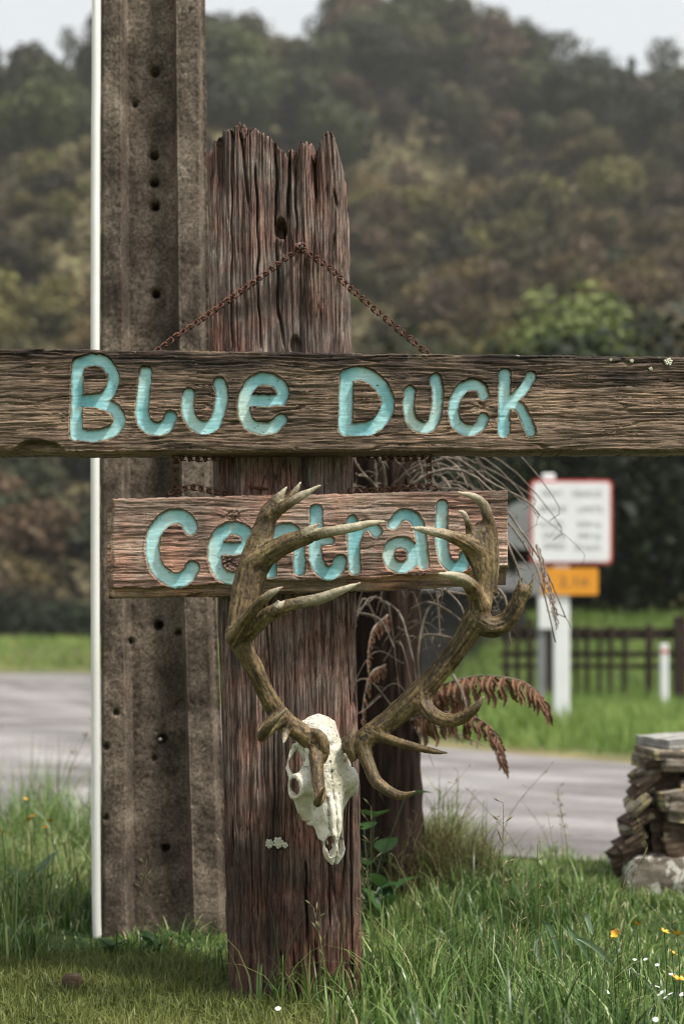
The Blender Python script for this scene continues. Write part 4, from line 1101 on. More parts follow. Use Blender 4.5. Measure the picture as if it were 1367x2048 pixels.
class Field:
    def __init__(s, lo, hi, h):
        s.h = h; s.lo = np.array(lo, float); s.n = (np.ceil((np.array(hi) - s.lo) / h)).astype(int) + 1
        s.F = np.full(tuple(s.n), .05, np.float32)
        s.ax = [s.lo[i] + np.arange(s.n[i]) * h for i in range(3)]
    def box(s, lo, hi):
        a = np.clip(np.floor((np.array(lo) - s.lo) / s.h).astype(int), 0, s.n - 1); b = np.clip(np.ceil((np.array(hi) - s.lo) / s.h).astype(int) + 1, 1, s.n)
        sl = tuple(slice(a[i], max(b[i], a[i] + 1)) for i in range(3))
        return sl, [s.ax[0][sl[0]][:, None, None], s.ax[1][sl[1]][None, :, None], s.ax[2][sl[2]][None, None, :]]
    def chain_field(s, pts, rad, flat=1.0, pad=.02):
        G = np.full(s.F.shape, .05, np.float32); rad = np.broadcast_to(rad, (len(pts),))
        for a, b, ra, rb in zip(pts[:-1], pts[1:], rad[:-1], rad[1:]):
            m = max(ra, rb) + pad
            sl, (x, y, z) = s.box(np.minimum(a, b) - m, np.maximum(a, b) + m)
            ab = (b - a) * np.array([1, flat, 1]); dx, dy, dz = x - a[0], (y - a[1]) * flat, z - a[2]
            t = np.clip((dx * ab[0] + dy * ab[1] + dz * ab[2]) / max(1e-12, ab @ ab), 0, 1)
            d = np.sqrt((dx - ab[0] * t) ** 2 + (dy - ab[1] * t) ** 2 + (dz - ab[2] * t) ** 2) - (ra + (rb - ra) * t)
            G[sl] = np.minimum(G[sl], d)
        return G
    def add(s, G, k=.008): s.F = smin(s.F, G, k) if k > 0 else np.minimum(s.F, G)
    def ell(s, c, r):
        x, y, z = s.ax[0][:, None, None], s.ax[1][None, :, None], s.ax[2][None, None, :]
        q = np.sqrt(((x - c[0]) / r[0]) ** 2 + ((y - c[1]) / r[1]) ** 2 + ((z - c[2]) / r[2]) ** 2)
        return ((q - 1) * min(r)).astype(np.float32)
    def cut(s, G, k=.003): s.F = -smin(-s.F, G, k)

skull = thing('deer_skull', P(660, 1545, 2.62), 'bleached deer skull with broad mossy antlers fixed to the front of the wooden post', 'skull')
def antler(chains, lo, hi, seed):
    fd = Field(lo, hi, .0019); tips = []
    for ci, (pts, tip, flat, k) in enumerate(chains):
        w = np.array([np.r_[P(px, py, d), r / F * d] for (px, py, d, r) in pts]); L = np.sum(np.linalg.norm(np.diff(w[:, :3], axis=0), axis=1)); n = max(4, int(L / .006))
        sp = spline(w, n); fd.add(fd.chain_field(sp[:, :3], np.clip(sp[:, 3] * .90 - .0004, .0012, 1), flat), k)
        T = np.gradient(sp[:, :3], axis=0); T /= np.linalg.norm(T, axis=1, keepdims=True) + 1e-9
        tp = np.clip((np.linspace(0, 1, n) - tip) / .45, 0, 1) if tip else np.zeros(n)
        tips.append(np.column_stack([sp[:, :3], tp, T, ci * 7.3 + np.linspace(0, L, n)]))
    x, y, z = np.meshgrid(*fd.ax, indexing='ij')
    band = np.abs(fd.F) < .008
    xb, yb, zb_ = x[band], y[band], z[band]
    fd.F[band] += (.0006 * vn(xb * 230, yb * 230, zb_ * 150, seed) + .0005 * vn(xb * 80, yb * 80, zb_ * 50, seed + 1)).astype(np.float32)
    V, Fq = surface_nets(fd.F, fd.lo, fd.h)
    T = np.vstack(tips); A = np.zeros((len(V), 8))
    for i in range(0, len(V), 4000):
        dd = ((V[i:i + 4000, None] - T[None, :, :3]) ** 2).sum(-1); A[i:i + 4000] = T[dd.argmin(1)]
    R_ = V - A[:, :3]; t_ = A[:, 4:7]; e1 = np.cross(t_, [0, 1., 0]); e1 /= np.linalg.norm(e1, axis=1, keepdims=True) + 1e-9; e2 = np.cross(t_, e1)
    rn = np.linalg.norm(R_, axis=1) + 1e-9; c1, c2 = (R_ * e1).sum(1) / rn, (R_ * e2).sum(1) / rn
    sl = A[:, 7] + (R_ * t_).sum(1)
    g = .6 * vn(c1 * 4.2, c2 * 4.2, sl * 26, seed + 5) + .4 * vn(c1 * 9, c2 * 9, sl * 60, seed + 6) - .5 * ss(.3, .7, vn(c1 * 8, c2 * 8, sl * 150, seed + 7))
    V = V + (R_ / rn[:, None]) * (.0017 * g * (1 - .85 * A[:, 3]) * np.clip(rn / .016, 0, 1))[:, None]
    put('antler', V, Fq, M['antler'], skull, True, {'tip': A[:, 3] * np.clip(1 + .5 * g, 0, 1), 'ridge': np.clip(.5 + .5 * g, 0, 1)})
BD = 2.575
LA = [  # beam, palm and tines of the antler on the pole's side
 ([(652, 1498, 2.592, 20), (632, 1490, BD, 22), (600, 1464, 2.56, 22), (560, 1432, 2.545, 22), (528, 1378, 2.53, 20), (505, 1330, 2.52, 20), (484, 1296, 2.51, 22), (474, 1268, 2.505, 25)], 0, 1.0, .004),
 ([(474, 1270, 2.505, 25), (486, 1215, 2.51, 31), (498, 1165, 2.515, 35), (512, 1115, 2.52, 34), (526, 1065, 2.52, 26), (540, 1020, 2.52, 19)], 0, 1.5, .006),
 ([(534, 1032, 2.52, 20), (552, 1002, 2.515, 13), (573, 974, 2.51, 3)], .45, 1.1, .005),
 ([(538, 1030, 2.52, 18), (570, 1005, 2.525, 12), (588, 985, 2.53, 8), (600, 966, 2.53, 3)], .6, 1.1, .005),
 ([(545, 1028, 2.52, 15), (575, 1008, 2.505, 12), (605, 990, 2.50, 9), (640, 971, 2.495, 3)], .35, 1.1, .005),
 ([(512, 1125, 2.515, 30), (545, 1102, 2.505, 25), (580, 1084, 2.49, 21), (610, 1074, 2.48, 17)], 0, 1.2, .008),
 ([(596, 1078, 2.485, 15), (614, 1062, 2.475, 10), (638, 1047, 2.465, 2.5)], .3, 1.0, .005),
 ([(605, 1077, 2.482, 16), (645, 1066, 2.47, 13), (700, 1056, 2.46, 11), (740, 1047, 2.455, 8), (769, 1043, 2.452, 3)], .15, 1.0, .006),
 ([(466, 1278, 2.50, 17), (490, 1240, 2.47, 14), (518, 1206, 2.445, 12), (542, 1187, 2.435, 9), (565, 1174, 2.43, 2)], .6, 1.0, .004),
 ([(478, 1282, 2.505, 20), (510, 1252, 2.485, 19), (545, 1225, 2.465, 17), (590, 1207, 2.45, 14), (640, 1197, 2.44, 13), (685, 1180, 2.43, 9), (719, 1166, 2.425, 2.5)], .45, 1.0, .006),
 ([(548, 1222, 2.46, 9), (552, 1210, 2.455, 5), (556, 1202, 2.45, 2)], .3, 1.0, .004),
 ([(558, 1436, 2.545, 19), (536, 1456, 2.50, 17), (524, 1472, 2.46, 13), (538, 1452, 2.43, 10), (573, 1418, 2.415, 3)], .8, 1.0, .006),
 ([(572, 1452, 2.55, 14), (569, 1474, 2.53, 7), (566, 1488, 2.52, 2)], .3, 1.0, .006),
 ([(630, 1488, BD, 19), (633, 1522, 2.55, 16), (636, 1560, 2.53, 14), (640, 1592, 2.51, 13), (634, 1606, 2.485, 10), (640, 1592, 2.46, 7), (648, 1574, 2.445, 2)], .97, 1.0, .006),
 ([(624, 1464, 2.556, 9), (636, 1468, 2.556, 11), (645, 1482, 2.557, 13), (648, 1500, 2.560, 13), (645, 1517, 2.562, 10)], 0, 1.0, .004)]
RA = [
 ([(694, 1490, 2.592, 20), (716, 1486, BD, 24), (745, 1466, 2.57, 24), (785, 1436, 2.56, 25), (830, 1396, 2.55, 27), (872, 1350, 2.54, 24), (912, 1300, 2.53, 24), (945, 1248, 2.52, 27), (958, 1212, 2.515, 25)], 0, 1.0, .004),
 ([(956, 1225, 2.515, 24), (968, 1175, 2.52, 22), (968, 1130, 2.525, 31), (956, 1090, 2.525, 35), (966, 1062, 2.525, 24)], 0, 1.6, .006),
 ([(984, 1180, 2.52, 10), (985, 1120, 2.525, 14), (982, 1070, 2.525, 14), (976, 1040, 2.52, 13), (966, 1012, 2.515, 12), (948, 994, 2.505, 9), (916, 985, 2.495, 3.5)], .55, 1.2, .006),
 ([(948, 1082, 2.525, 18), (938, 1056, 2.515, 9), (932, 1038, 2.505, 7.5), (926, 1026, 2.50, 5.5), (914, 1021, 2.495, 2)], .35, 1.0, .006),
 ([(950, 1098, 2.522, 20), (920, 1080, 2.505, 17), (888, 1069, 2.49, 12), (852, 1061, 2.48, 9), (820, 1055, 2.475, 3)], .40, 1.0, .008),
 ([(958, 1216, 2.515, 20), (948, 1184, 2.495, 18), (932, 1164, 2.475, 16), (908, 1152, 2.46, 11), (877, 1147, 2.45, 3)], .42, 1.0, .006),
 ([(950, 1240, 2.52, 25), (980, 1254, 2.515, 25), (1010, 1244, 2.51, 22), (1030, 1216, 2.50, 19), (1044, 1182, 2.495, 17)], 0, 1.0, .008),
 ([(1036, 1192, 2.495, 10), (1038, 1172, 2.493, 6), (1038, 1157, 2.492, 2)], 0, 1.0, .003),
 ([(1052, 1190, 2.495, 11), (1060, 1172, 2.493, 6), (1065, 1157, 2.492, 2)], 0, 1.0, .003),
 ([(842, 1385, 2.55, 24), (852, 1416, 2.535, 19), (880, 1438, 2.515, 16), (918, 1438, 2.495, 14), (946, 1420, 2.48, 11), (966, 1394, 2.47, 3)], .86, 1.0, .008),
 ([(742, 1466, 2.57, 18), (775, 1478, 2.55, 12), (830, 1494, 2.525, 9.5), (868, 1503, 2.51, 7), (895, 1506, 2.505, 2.5)], .86, 1.0, .008),
 ([(722, 1488, BD, 21), (736, 1526, 2.555, 16), (752, 1562, 2.535, 14.5), (784, 1586, 2.515, 12), (808, 1591, 2.505, 9), (829, 1583, 2.495, 3)], .9, 1.0, .006),
 ([(706, 1464, 2.570, 8), (698, 1478, 2.562, 10), (698, 1498, 2.560, 11), (706, 1516, 2.565, 9)], 0, 1.0, .001)]
antler(LA, P(435, 1640, 2.39) - [.01, 0, 0], P(790, 945, 2.62), 601)
antler(RA, P(680, 1620, 2.42), P(1090, 965, 2.62), 611)

# skull bone, in its own frame (x across, y back, z up), then turned
fd = Field((-.082, -.02, -.182), (.082, .125, .122), .00145)
E = fd.ell
fd.add(E((0, .050, .068), (.041, .044, .044)), 0)
fd.add(E((0, .036, .022), (.040, .034, .052)), .012)
x, y, z = fd.ax[0][:, None, None], fd.ax[1][None, :, None], fd.ax[2][None, None, :]
zk = [-.18, -.170, -.162, -.150, -.130, -.100, -.060, -.025, .02]
wk = [.004, .014, .0195, .0222, .0225, .0235, .030, .040, .042]; dk = [.003, .008, .013, .018, .024, .034, .046, .044, .036]; ck = [.028, .028, .028, .029, .031, .038, .048, .046, .038]
w_, d_, c_ = np.interp(z, zk, wk), np.interp(z, zk, dk), np.interp(z, zk, ck)
G = ((np.abs(x / w_) ** 2.4 + np.abs((y - c_) / d_) ** 2.4) ** (1 / 2.4) - 1) * np.minimum(w_, d_)
G = np.where((z < .02) & (z > -.178), G, .05).astype(np.float32); fd.add(G, .012)
for s in (-1, 1):
    def ch(pts, r, k, flat=1.0): fd.add(fd.chain_field(np.array([(s * p[0], p[1], p[2]) for p in pts]), np.array(r), flat), k)
    ch([(.018, .022, .045), (.030, .018, .050)], [.015, .012], .010)                       # pedicle
    fd.add(E((s * .040, .034, -.010), (.022, .026, .026)), .010)                              # orbit block
    ring_ = [(s * (.060 + .004 * math.cos(t)), .034 + .019 * math.cos(t), -.016 + .021 * math.sin(t)) for t in np.linspace(0, 2 * math.pi, 20)]
    fd.add(fd.chain_field(np.array(ring_), .0030), .008)                                     # orbit rim
    ch([(.058, .050, -.004), (.062, .058, .020), (.052, .064, .045), (.042, .062, .060)], [.005, .0045, .0042, .006], .004)   # zygomatic arch
    ch([(.056, .044, -.034), (.044, .058, -.052), (.033, .066, -.080)], [.008, .010, .008], .014)   # cheek ridge
    for k in range(6): fd.add(E((s * (.031 - .0018 * k), .084 - .003 * k, -.044 - k * .0095), (.0055, .013, .0050)), .003)   # cheek teeth
    ch([(.006, .006, -.045), (.0062, .004, -.090), (.0055, .006, -.128), (.0045, .010, -.141)], [.007, .0066, .0048, .0022], .004)  # nasal bones
ch_ = fd.chain_field(np.array([(-.027, .045, .094), (0, .038, .102), (.027, .045, .094)]), np.array([.010, .012, .010])); fd.add(ch_, .010)
for s in (-1, 1):
    fd.cut(E((s * .040, .046, -.014), (.026, .020, .021)), .002); fd.cut(E((s * .0095, .040, -.130), (.0105, .034, .028)), .002)
    fd.cut(E((s * .060, .036, -.016), (.030, .0160, .0180)), .0015)                           # eye socket
    fd.cut(E((s * .050, .050, .024), (.011, .016, .017)), .003)                              # temporal opening
    fd.cut(E((s * .027, .014, -.058), (.0050, .012, .0095)), .002)                           # slit before the eye
    fd.cut(E((s * .0108, .012, -.140), (.0078, .060, .0215)), .0015)                         # nose opening
    fd.cut(fd.chain_field(np.array([(s * .0118, .0045, -.040), (s * .0125, .002, -.09), (s * .011, .004, -.125)]), .0016), .001)
    fd.cut(fd.chain_field(np.array([(s * .013, .007, -.115), (s * .019, .012, -.130), (s * .024, .022, -.140)]), .0014), .001)
    fd.cut(E((s * .019, .004, -.004), (.0016, .02, .0016)), .001)
fd.cut(fd.chain_field(np.array([(0, .0015, .03), (0, .0015, -.03), (0, -.001, -.08), (0, .002, -.138)]), .0014), .001)
fd.cut(E((0, .03, -.176), (.0025, .03, .012)), .002)
band = np.abs(fd.F) < .006; xx, yy, zz = np.meshgrid(*fd.ax, indexing='ij'); xb, yb, zb_ = xx[band], yy[band], zz[band]
fd.F[band] += (.0006 * vn(xb * 260, yb * 260, zb_ * 260, 640) * (zb_ > -.03) + .0014 * vn(xb * 60, yb * 60, zb_ * 60, 641) + .0004 * vn(xb * 500, yb * 500, zb_ * 200, 642)).astype(np.float32)
V, Fq = surface_nets(fd.F, fd.lo, fd.h)
st = ss(.0022, .0008, np.abs(V[:, 0])) * ss(.06, .035, V[:, 2]) * (V[:, 1] < .02) * ss(-.2, .3, vn(V[:, 2] * 130, V[:, 0] * 300, 0, 660)) * .85
tr = .8 * ss(.1, .7, vn(V[:, 0] * 160, V[:, 1] * 160, V[:, 2] * 160, 661)) * ss(.0, .03, V[:, 2]) * ss(.075, .05, V[:, 2])
def lines(pts, w, amp, sd2):
    d = np.full(len(V), 1e9); wob_ = amp * vn(V[:, 0] * 420, V[:, 2] * 420, 0, sd2)
    for a_, b_ in zip(pts[:-1], pts[1:]):
        a_, b_ = np.array(a_), np.array(b_); ab = b_ - a_; pxz = np.stack([np.abs(V[:, 0]), V[:, 2]], -1) - a_; t_ = np.clip((pxz @ ab) / (ab @ ab), 0, 1)
        d = np.minimum(d, np.linalg.norm(pxz - t_[:, None] * ab, axis=1))
    return ss(w, w * .35, np.abs(d + wob_)) * (V[:, 1] < .035) * ss(-.6, .1, vn(V[:, 2] * 90, V[:, 0] * 90, 0, sd2 + 1))
st = np.maximum(st, .8 * lines([(.0125, -.045), (.0125, -.095), (.011, -.128)], .0013, .0012, 670))
st = np.maximum(st, .7 * lines([(0, -.030), (.006, -.040), (.013, -.046), (.024, -.040)], .0012, .0018, 672))
st = np.maximum(st, .75 * lines([(.013, -.112), (.019, -.128), (.026, -.142)], .0013, .0012, 674))
st = np.maximum(st, .45 * lines([(0, .060), (.015, .057), (.032, .066)], .0016, .003, 676))
st = np.maximum(st, .5 * lines([(.024, -.040), (.030, -.066), (.026, -.090)], .0011, .002, 678))
st = np.maximum(st, .9 * ss(.58, .8, vn(V[:, 0] * 330, V[:, 1] * 330, V[:, 2] * 330, 680)) * ss(-.09, .05, V[:, 2]))
R = Matrix.Rotation(math.radians(25), 3, 'Z') @ Matrix.Rotation(math.radians(-3), 3, 'Y') @ Matrix.Rotation(math.radians(-7), 3, 'X')
V[:, 2] = np.where(V[:, 2] < 0, V[:, 2] * .91, V[:, 2] * .98); V = V * np.array([.97, 1, 1.0]); V = V @ np.array(R).T + P(664, 1549, 2.560)
put('skull_bone', V, Fq, M['bone'], skull, True, {'stain': np.clip(st + tr, 0, 1)})

# ------------------------------------------------------------------ dead tree fern behind the post
FD = 3.55
fern = thing('tree_fern', (P(775, 1700, FD)[0], FD, 0), 'dead tree fern with a dark fibrous trunk and drooping brown fronds behind the post', 'tree fern')
tz = np.linspace(-.05, 1.24, 120); ta = np.linspace(0, 2 * math.pi, 90, endpoint=False)
A, Zt = np.meshgrid(ta, tz, indexing='ij')
rr = (.078 + .012 * ss(.4, 0, Zt) + .010 * ss(.9, 1.2, Zt)) * (1 + .10 * fbm(A * 4, Zt * 2, 0, 2, 700)) + .011 * (1 - np.abs(vn(A * 5.7 * 2, Zt * 1.5, 0, 701))) ** 3 + .004 * vn(A * 22, Zt * 6, 0, 702)
cxt = np.interp(Zt, [0, .6, 1.24], [P(770, 1700, FD)[0], P(772, 1300, FD)[0], P(768, 930, FD)[0]])
V = np.stack([cxt + rr * np.cos(A), FD + rr * np.sin(A), Zt], -1).reshape(-1, 3)
Ftr = grid_faces(90, 120, True); V = np.vstack([V, [P(768, 930, FD)[0], FD, 1.26]])
cap = np.array([[i * 120 + 119, ((i + 1) % 90) * 120 + 119, len(V) - 1, len(V) - 1] for i in range(90)])
put('trunk', V, np.vstack([Ftr, cap]), M['trunk'], fern)
RF = random.Random(9)
def stalk(pts, r0=.0042, twig=0):
    mb = MB(); p = spline(np.array(pts), 14); mb.tube(p, np.linspace(r0, r0 * .35, 14), 5)
    for k in range(twig):
        i = RF.randint(4, 13); q = np.array([RF.uniform(-1, 1), RF.uniform(-1, 1), RF.uniform(-1, .6)]); q *= RF.uniform(.012, .035)
        mb.tube(np.array([p[i], p[i] + q * .6 + [0, 0, .004], p[i] + q]), [r0 * .3, r0 * .25, r0 * .1], 4)
    return mb.build('stalk', M['stalk'], fern, True)
for pts in [[(800, 985, 3.45), (880, 940, 3.30), (960, 960, 3.20), (1040, 1060, 3.15), (1090, 1140, 3.15), (1130, 1235, 3.15)],
            [(800, 960, 3.50), (900, 915, 3.35), (980, 965, 3.25), (1050, 1000, 3.20), (1078, 1030, 3.20)],
            [(790, 940, 3.50), (850, 905, 3.40), (910, 930, 3.30), (935, 975, 3.25)],
            [(800, 1010, 3.45), (900, 975, 3.30), (1000, 1030, 3.20), (1060, 1110, 3.15), (1085, 1180, 3.10), (1110, 1285, 3.10)],
            [(780, 1000, 3.45), (720, 940, 3.35), (705, 905, 3.30)], [(780, 1020, 3.45), (740, 960, 3.35), (712, 950, 3.30)], [(775, 1010, 3.45), (765, 930, 3.35), (745, 900, 3.30)],
            [(745, 1010, 3.45), (752, 950, 3.42), (748, 910, 3.40)], [(830, 1150, 3.45), (870, 1165, 3.35), (920, 1210, 3.30), (930, 1260, 3.30)],
            [(800, 1130, 3.45), (865, 1175, 3.40), (985, 1195, 3.30), (1000, 1180, 3.25)], [(820, 1220, 3.45), (860, 1205, 3.40), (920, 1240, 3.35), (935, 1285, 3.30)], [(815, 1290, 3.45), (850, 1270, 3.40), (900, 1275, 3.35), (940, 1290, 3.30)],
            [(840, 1400, 3.45), (835, 1310, 3.40), (850, 1230, 3.40), (880, 1190, 3.40)], [(760, 1200, 3.46), (800, 1230, 3.40), (825, 1320, 3.35)], [(715, 1225, 3.45), (760, 1240, 3.40), (790, 1300, 3.38)],
            [(1005, 1120, 3.20), (985, 1180, 3.20), (975, 1260, 3.20)], [(1012, 1085, 3.20), (1035, 1140, 3.20), (1045, 1180, 3.20)], [(985, 1170, 3.20), (1010, 1200, 3.20), (1020, 1290, 3.20)],
            [(905, 1350, 3.30), (925, 1390, 3.25), (938, 1440, 3.20)], [(790, 1080, 3.46), (840, 1110, 3.42), (870, 1170, 3.40), (880, 1290, 3.40)]]:
    stalk([P(*q) for q in pts], .0040, 7)
for k in range(46):
    s = RF.choice((-1, 1, 1, 1)); b = P(770 + RF.uniform(-45, 55), RF.uniform(930, 1080), 3.48); L = RF.uniform(.12, .42); az = RF.uniform(-.9, .9)
    m1 = b + np.array([s * L * .35 * math.cos(az), L * .4 * math.sin(az), RF.uniform(.02, .14)]); e = b + np.array([s * L * math.cos(az), L * .8 * math.sin(az), RF.uniform(-.22, .06)])
    stalk([b, m1, (m1 + e) / 2 + [0, 0, RF.uniform(.01, .07)], e, e + [s * -.03 * RF.random(), .02, -.05 * RF.random()]], RF.uniform(.0012, .0028), RF.randint(3, 9))
for k in range(16):
    b = P(770 + RF.uniform(-50, 50), RF.uniform(1150, 1420), 3.46); s = RF.choice((-1, 1)); L = RF.uniform(.05, .16)
    stalk([b, b + np.array([s * L * .5, -.04, RF.uniform(-.05, .08)]), b + np.array([s * L, -.06, RF.uniform(-.20, .0)])], RF.uniform(.0015, .003), 3)
def pinna_mesh(name, L, w, n, seed, droop):
    """one curled, lobed frond leaflet hanging along -z"""
    r = random.Random(seed); mb = MB()
    ax = spline([(0, 0, 0), (.15 * L, -.1 * L, -.35 * L), (.12 * L * droop, .05 * L, -.75 * L), (.25 * L * droop, .1 * L, -L)], n + 1)
    mb.tube(ax, np.linspace(.0010, .0004, n + 1), 4, .3)
    for k in range(n):
        f = k / n; ww = w * (1 - .75 * f ** 1.3) * r.uniform(.75, 1.1); p, q = ax[k], ax[k + 1]; dz = (q - p)
        for s in (-1, 1):
            c = r.uniform(-.5, .8) * ww; tipp = p + dz * .9 + np.array([s * ww * .8, -abs(c) * .6 + r.uniform(-.3, .3) * ww, r.uniform(-.5, .1) * ww])
            m_ = (p + q) / 2 + np.array([s * ww * .45, -.35 * ww, -.05 * ww])
            mb.add(np.array([p, m_ + dz * .5, tipp, m_ - dz * .45, q]), [[0, 4, 1], [0, 1, 3], [3, 1, 2]], r.random())
    return mb.mesh(name)
pin = [pinna_mesh('pinna_leaf', .105, .021, 12, 800 + k, RF.uniform(-.3, .9)) for k in range(5)]
pale = [pinna_mesh('pale_pinna_leaf', .09, .014, 10, 820 + k, RF.uniform(-1, 1.4)) for k in range(2)]
def frond(pts, meshes, m, size, n, label=None):
    p = spline(np.array([P(*q) for q in pts]), 60); mb = MB(); mb.tube(p, np.linspace(.0034, .0010, 60), 6)
    root = mb.build('frond', M['stalk'], fern, True)
    if label: root['label'] = label
    base_loc = world_loc(root)
    for k in range(n):
        f = .06 + .92 * k / n; i = int(f * 59)
        for s in (-1, 1):
            o = link('pinna', meshes[RF.randrange(len(meshes))], m, root); sc = size * (1.05 - .72 * f ** 1.6) * RF.uniform(.85, 1.12)
            o.location = p[i] - base_loc; o.scale = (sc * s, sc, sc); o.rotation_euler = (s * RF.uniform(.05, .55) - .1, RF.uniform(-.22, .16) - .22, RF.uniform(-.5, .5))
frond([(830, 1400, 3.45), (890, 1368, 3.35), (960, 1352, 3.28), (1040, 1362, 3.22), (1080, 1395, 3.20), (1102, 1440, 3.20)], pin, M['dryfern'], .80, 20, 'reddish brown dead frond arching right towards the white signpost')
frond([(820, 1440, 3.45), (880, 1425, 3.38), (940, 1430, 3.32), (985, 1462, 3.28), (1003, 1510, 3.26), (1012, 1545, 3.26)], pin, M['dryfern'], .70, 17, 'lower reddish brown dead frond drooping over the gravel')
frond([(815, 1400, 3.50), (870, 1385, 3.45), (920, 1400, 3.42), (955, 1430, 3.40)], pin, M['dryfern'], .75, 11)
frond([(825, 1450, 3.50), (865, 1450, 3.50), (920, 1468, 3.48), (965, 1492, 3.46)], pale, M['palefern'], .45, 10, 'pale bleached frond under the brown fronds')
frond([(1085, 1130, 3.12), (1098, 1180, 3.10), (1108, 1225, 3.10), (1112, 1260, 3.10)], pale, M['palefern'], .36, 9, 'small withered frond dangling in front of the signpost')
frond([(1072, 1090, 3.13), (1082, 1130, 3.10), (1088, 1180, 3.10)], pale, M['palefern'], .28, 8)
frond([(775, 1230, 3.46), (745, 1260, 3.38), (735, 1320, 3.36), (740, 1380, 3.36)], pin, M['dryfern'], .32, 9)
frond([(770, 1330, 3.46), (740, 1350, 3.38), (725, 1420, 3.36), (735, 1480, 3.36)], pin, M['dryfern'], .32, 9)

# ------------------------------------------------------------------ broad leaves
def leaf(w, L, a0, heart=False):
    n = 8; t = np.linspace(0, 1, n); prof = (np.sin(np.pi * t ** .62) if heart else np.sin(np.pi * np.clip(t, 0, 1) ** .8)) * w * .5 + .0006
    y = t * L; z = .25 * L * np.sin(t * 2.2) * .5 - .12 * L * t ** 2
    V = np.concatenate([np.stack([-prof, y, z + prof * .25], -1), np.stack([0 * t, y, z], -1), np.stack([prof, y, z + prof * .25], -1)])
    return V, grid_faces(3, n)
def leafy_plant(name, loc, n, L, w, h, label, cat, m, heart=False, seed=0, spread=1.0):
    r = random.Random(seed); root = thing(name, loc, label, cat)
    for k in range(n):
        V, Fq = leaf(w * r.uniform(.7, 1.2), L * r.uniform(.7, 1.25), 0, heart)
        az = k * 2.4 + r.uniform(-.4, .4); el = r.uniform(.15, .9); hh = h * r.uniform(.2, 1.0)
        Rm = Matrix.Rotation(az, 3, 'Z') @ Matrix.Rotation(el, 3, 'X')
        base_p = np.array([math.sin(-az), math.cos(az), 0]) * .3 * hh * spread
        o = MB(); o.add(V @ np.array(Rm).T + base_p + [0, 0, hh], Fq, r.random())
        o.tube(np.array([(0, 0, 0), base_p * .5 + [0, 0, hh * .6], base_p + [0, 0, hh]]), .0013, 4, .3)
        link('leaf', o.mesh('broad_leaf', True), m, root)
    return root
for (px, py, d, n, L, w, h, lab, heart) in [(222, 1885, 3.08, 5, .05, .028, .025, 'broad-leaved dock at the left foot of the concrete pole', False), (305, 1870, 3.10, 4, .06, .03, .02, 'broad-leaved dock in front of the concrete pole', False),
        (738, 1690, 3.35, 9, .06, .06, .28, 'dark round-leaved climber beside the deer skull at the right edge of the post', True), (770, 1690, 3.3, 5, .07, .05, .12, 'green broad-leaved weed under the dead tree fern', True),
        (60, 1800, 3.7, 6, .09, .045, .06, 'broad-leaved dock in the long grass at the left', False)]:
    x = (px - CX) / F * d; leafy_plant('broadleaf_weed', (x, d, float(gz(x, d))), n, L, w, h, lab, 'weed', M['broad'], heart, int(px))
root = thing('strap_leaf_plant', (P(1180, 1930, 2.68)[0], 2.95, 0), 'clump of pale glossy strap leaves bent over in the long grass', 'plant')
for k, pts in enumerate([[(1190, 1935, 2.65), (1165, 1895, 2.63), (1140, 1862, 2.63), (1132, 1845, 2.63)], [(1225, 1930, 2.63), (1195, 1900, 2.61), (1165, 1880, 2.60), (1145, 1875, 2.60)], [(1185, 1868, 2.73), (1178, 1850, 2.73), (1170, 1830, 2.73), (1166, 1832, 2.71)],
                         [(1120, 1920, 2.68), (1108, 1880, 2.68), (1095, 1848, 2.68), (1082, 1846, 2.66)], [(1230, 1840, 2.83), (1250, 1822, 2.83), (1268, 1808, 2.83), (1280, 1800, 2.83)], [(1080, 1930, 2.63), (1070, 1890, 2.63), (1085, 1865, 2.63), (1100, 1860, 2.61)]]):
    p = spline(np.array([P(*q) for q in pts]), 10); w = .0085 * np.sin(np.linspace(.5, math.pi, 10)) + .0004; side = np.array([.75, .1, .65])
    V = np.concatenate([p - side * w[:, None] * .6, p + [0, .002, -.0012], p + side * w[:, None] * .6]); put('strap_leaf', V, grid_faces(3, 10), M['strap'], root, True, {'tint': np.full(30, (k % 3) / 2)})

# ------------------------------------------------------------------ flowers
def flower_mesh(n, r, cup):
    mb = MB()
    for k in range(n):
        a = k * 2 * math.pi / n; c, s = math.cos(a), math.sin(a)
        loc = np.array([(0, 0, 0), (.5 * r, -.42 * r, cup * .5 * r), (r, -.25 * r, cup * r), (r, .25 * r, cup * r), (.5 * r, .42 * r, cup * .5 * r), (.55 * r, 0, cup * .3 * r)])
        V = np.stack([loc[:, 0] * c - loc[:, 1] * s, loc[:, 0] * s + loc[:, 1] * c, loc[:, 2]], -1); mb.add(V, [[0, 1, 5], [1, 2, 5], [2, 3, 5], [3, 4, 5], [4, 0, 5]])
    return mb
fm = flower_mesh(5, .0085, .55).mesh('buttercup_petals', True); wm = flower_mesh(7, .0062, .25).mesh('white_petals', True)
def stem_mesh(h):
    mb = MB(); mb.tube(spline([(0, 0, -h), (.006, .004, -h * .5), (0, 0, 0)], 5), .0009, 4, .4); return mb.mesh('flower_stem', True)
sm_hi, sm_lo = stem_mesh(.16), stem_mesh(.05)
def flower(name, px, py, h, m, fmesh, smesh, label, group, s=1.0):
    d = (CAMH - h) * F / (py - HOR); x = (px - CX) / F * d
    t = thing(name, (x, d, h + float(gz(x, d))), label, 'flower', group)
    f = link('petals', fmesh, m, t); f.rotation_euler = (RF.uniform(.1, .9), RF.uniform(-.5, .5), RF.random() * 6); f.scale = (s,) * 3
    link('stem', smesh, M['broad'], t)
BG, WG = 'yellow buttercups in the grass', 'small white flowers in the grass'
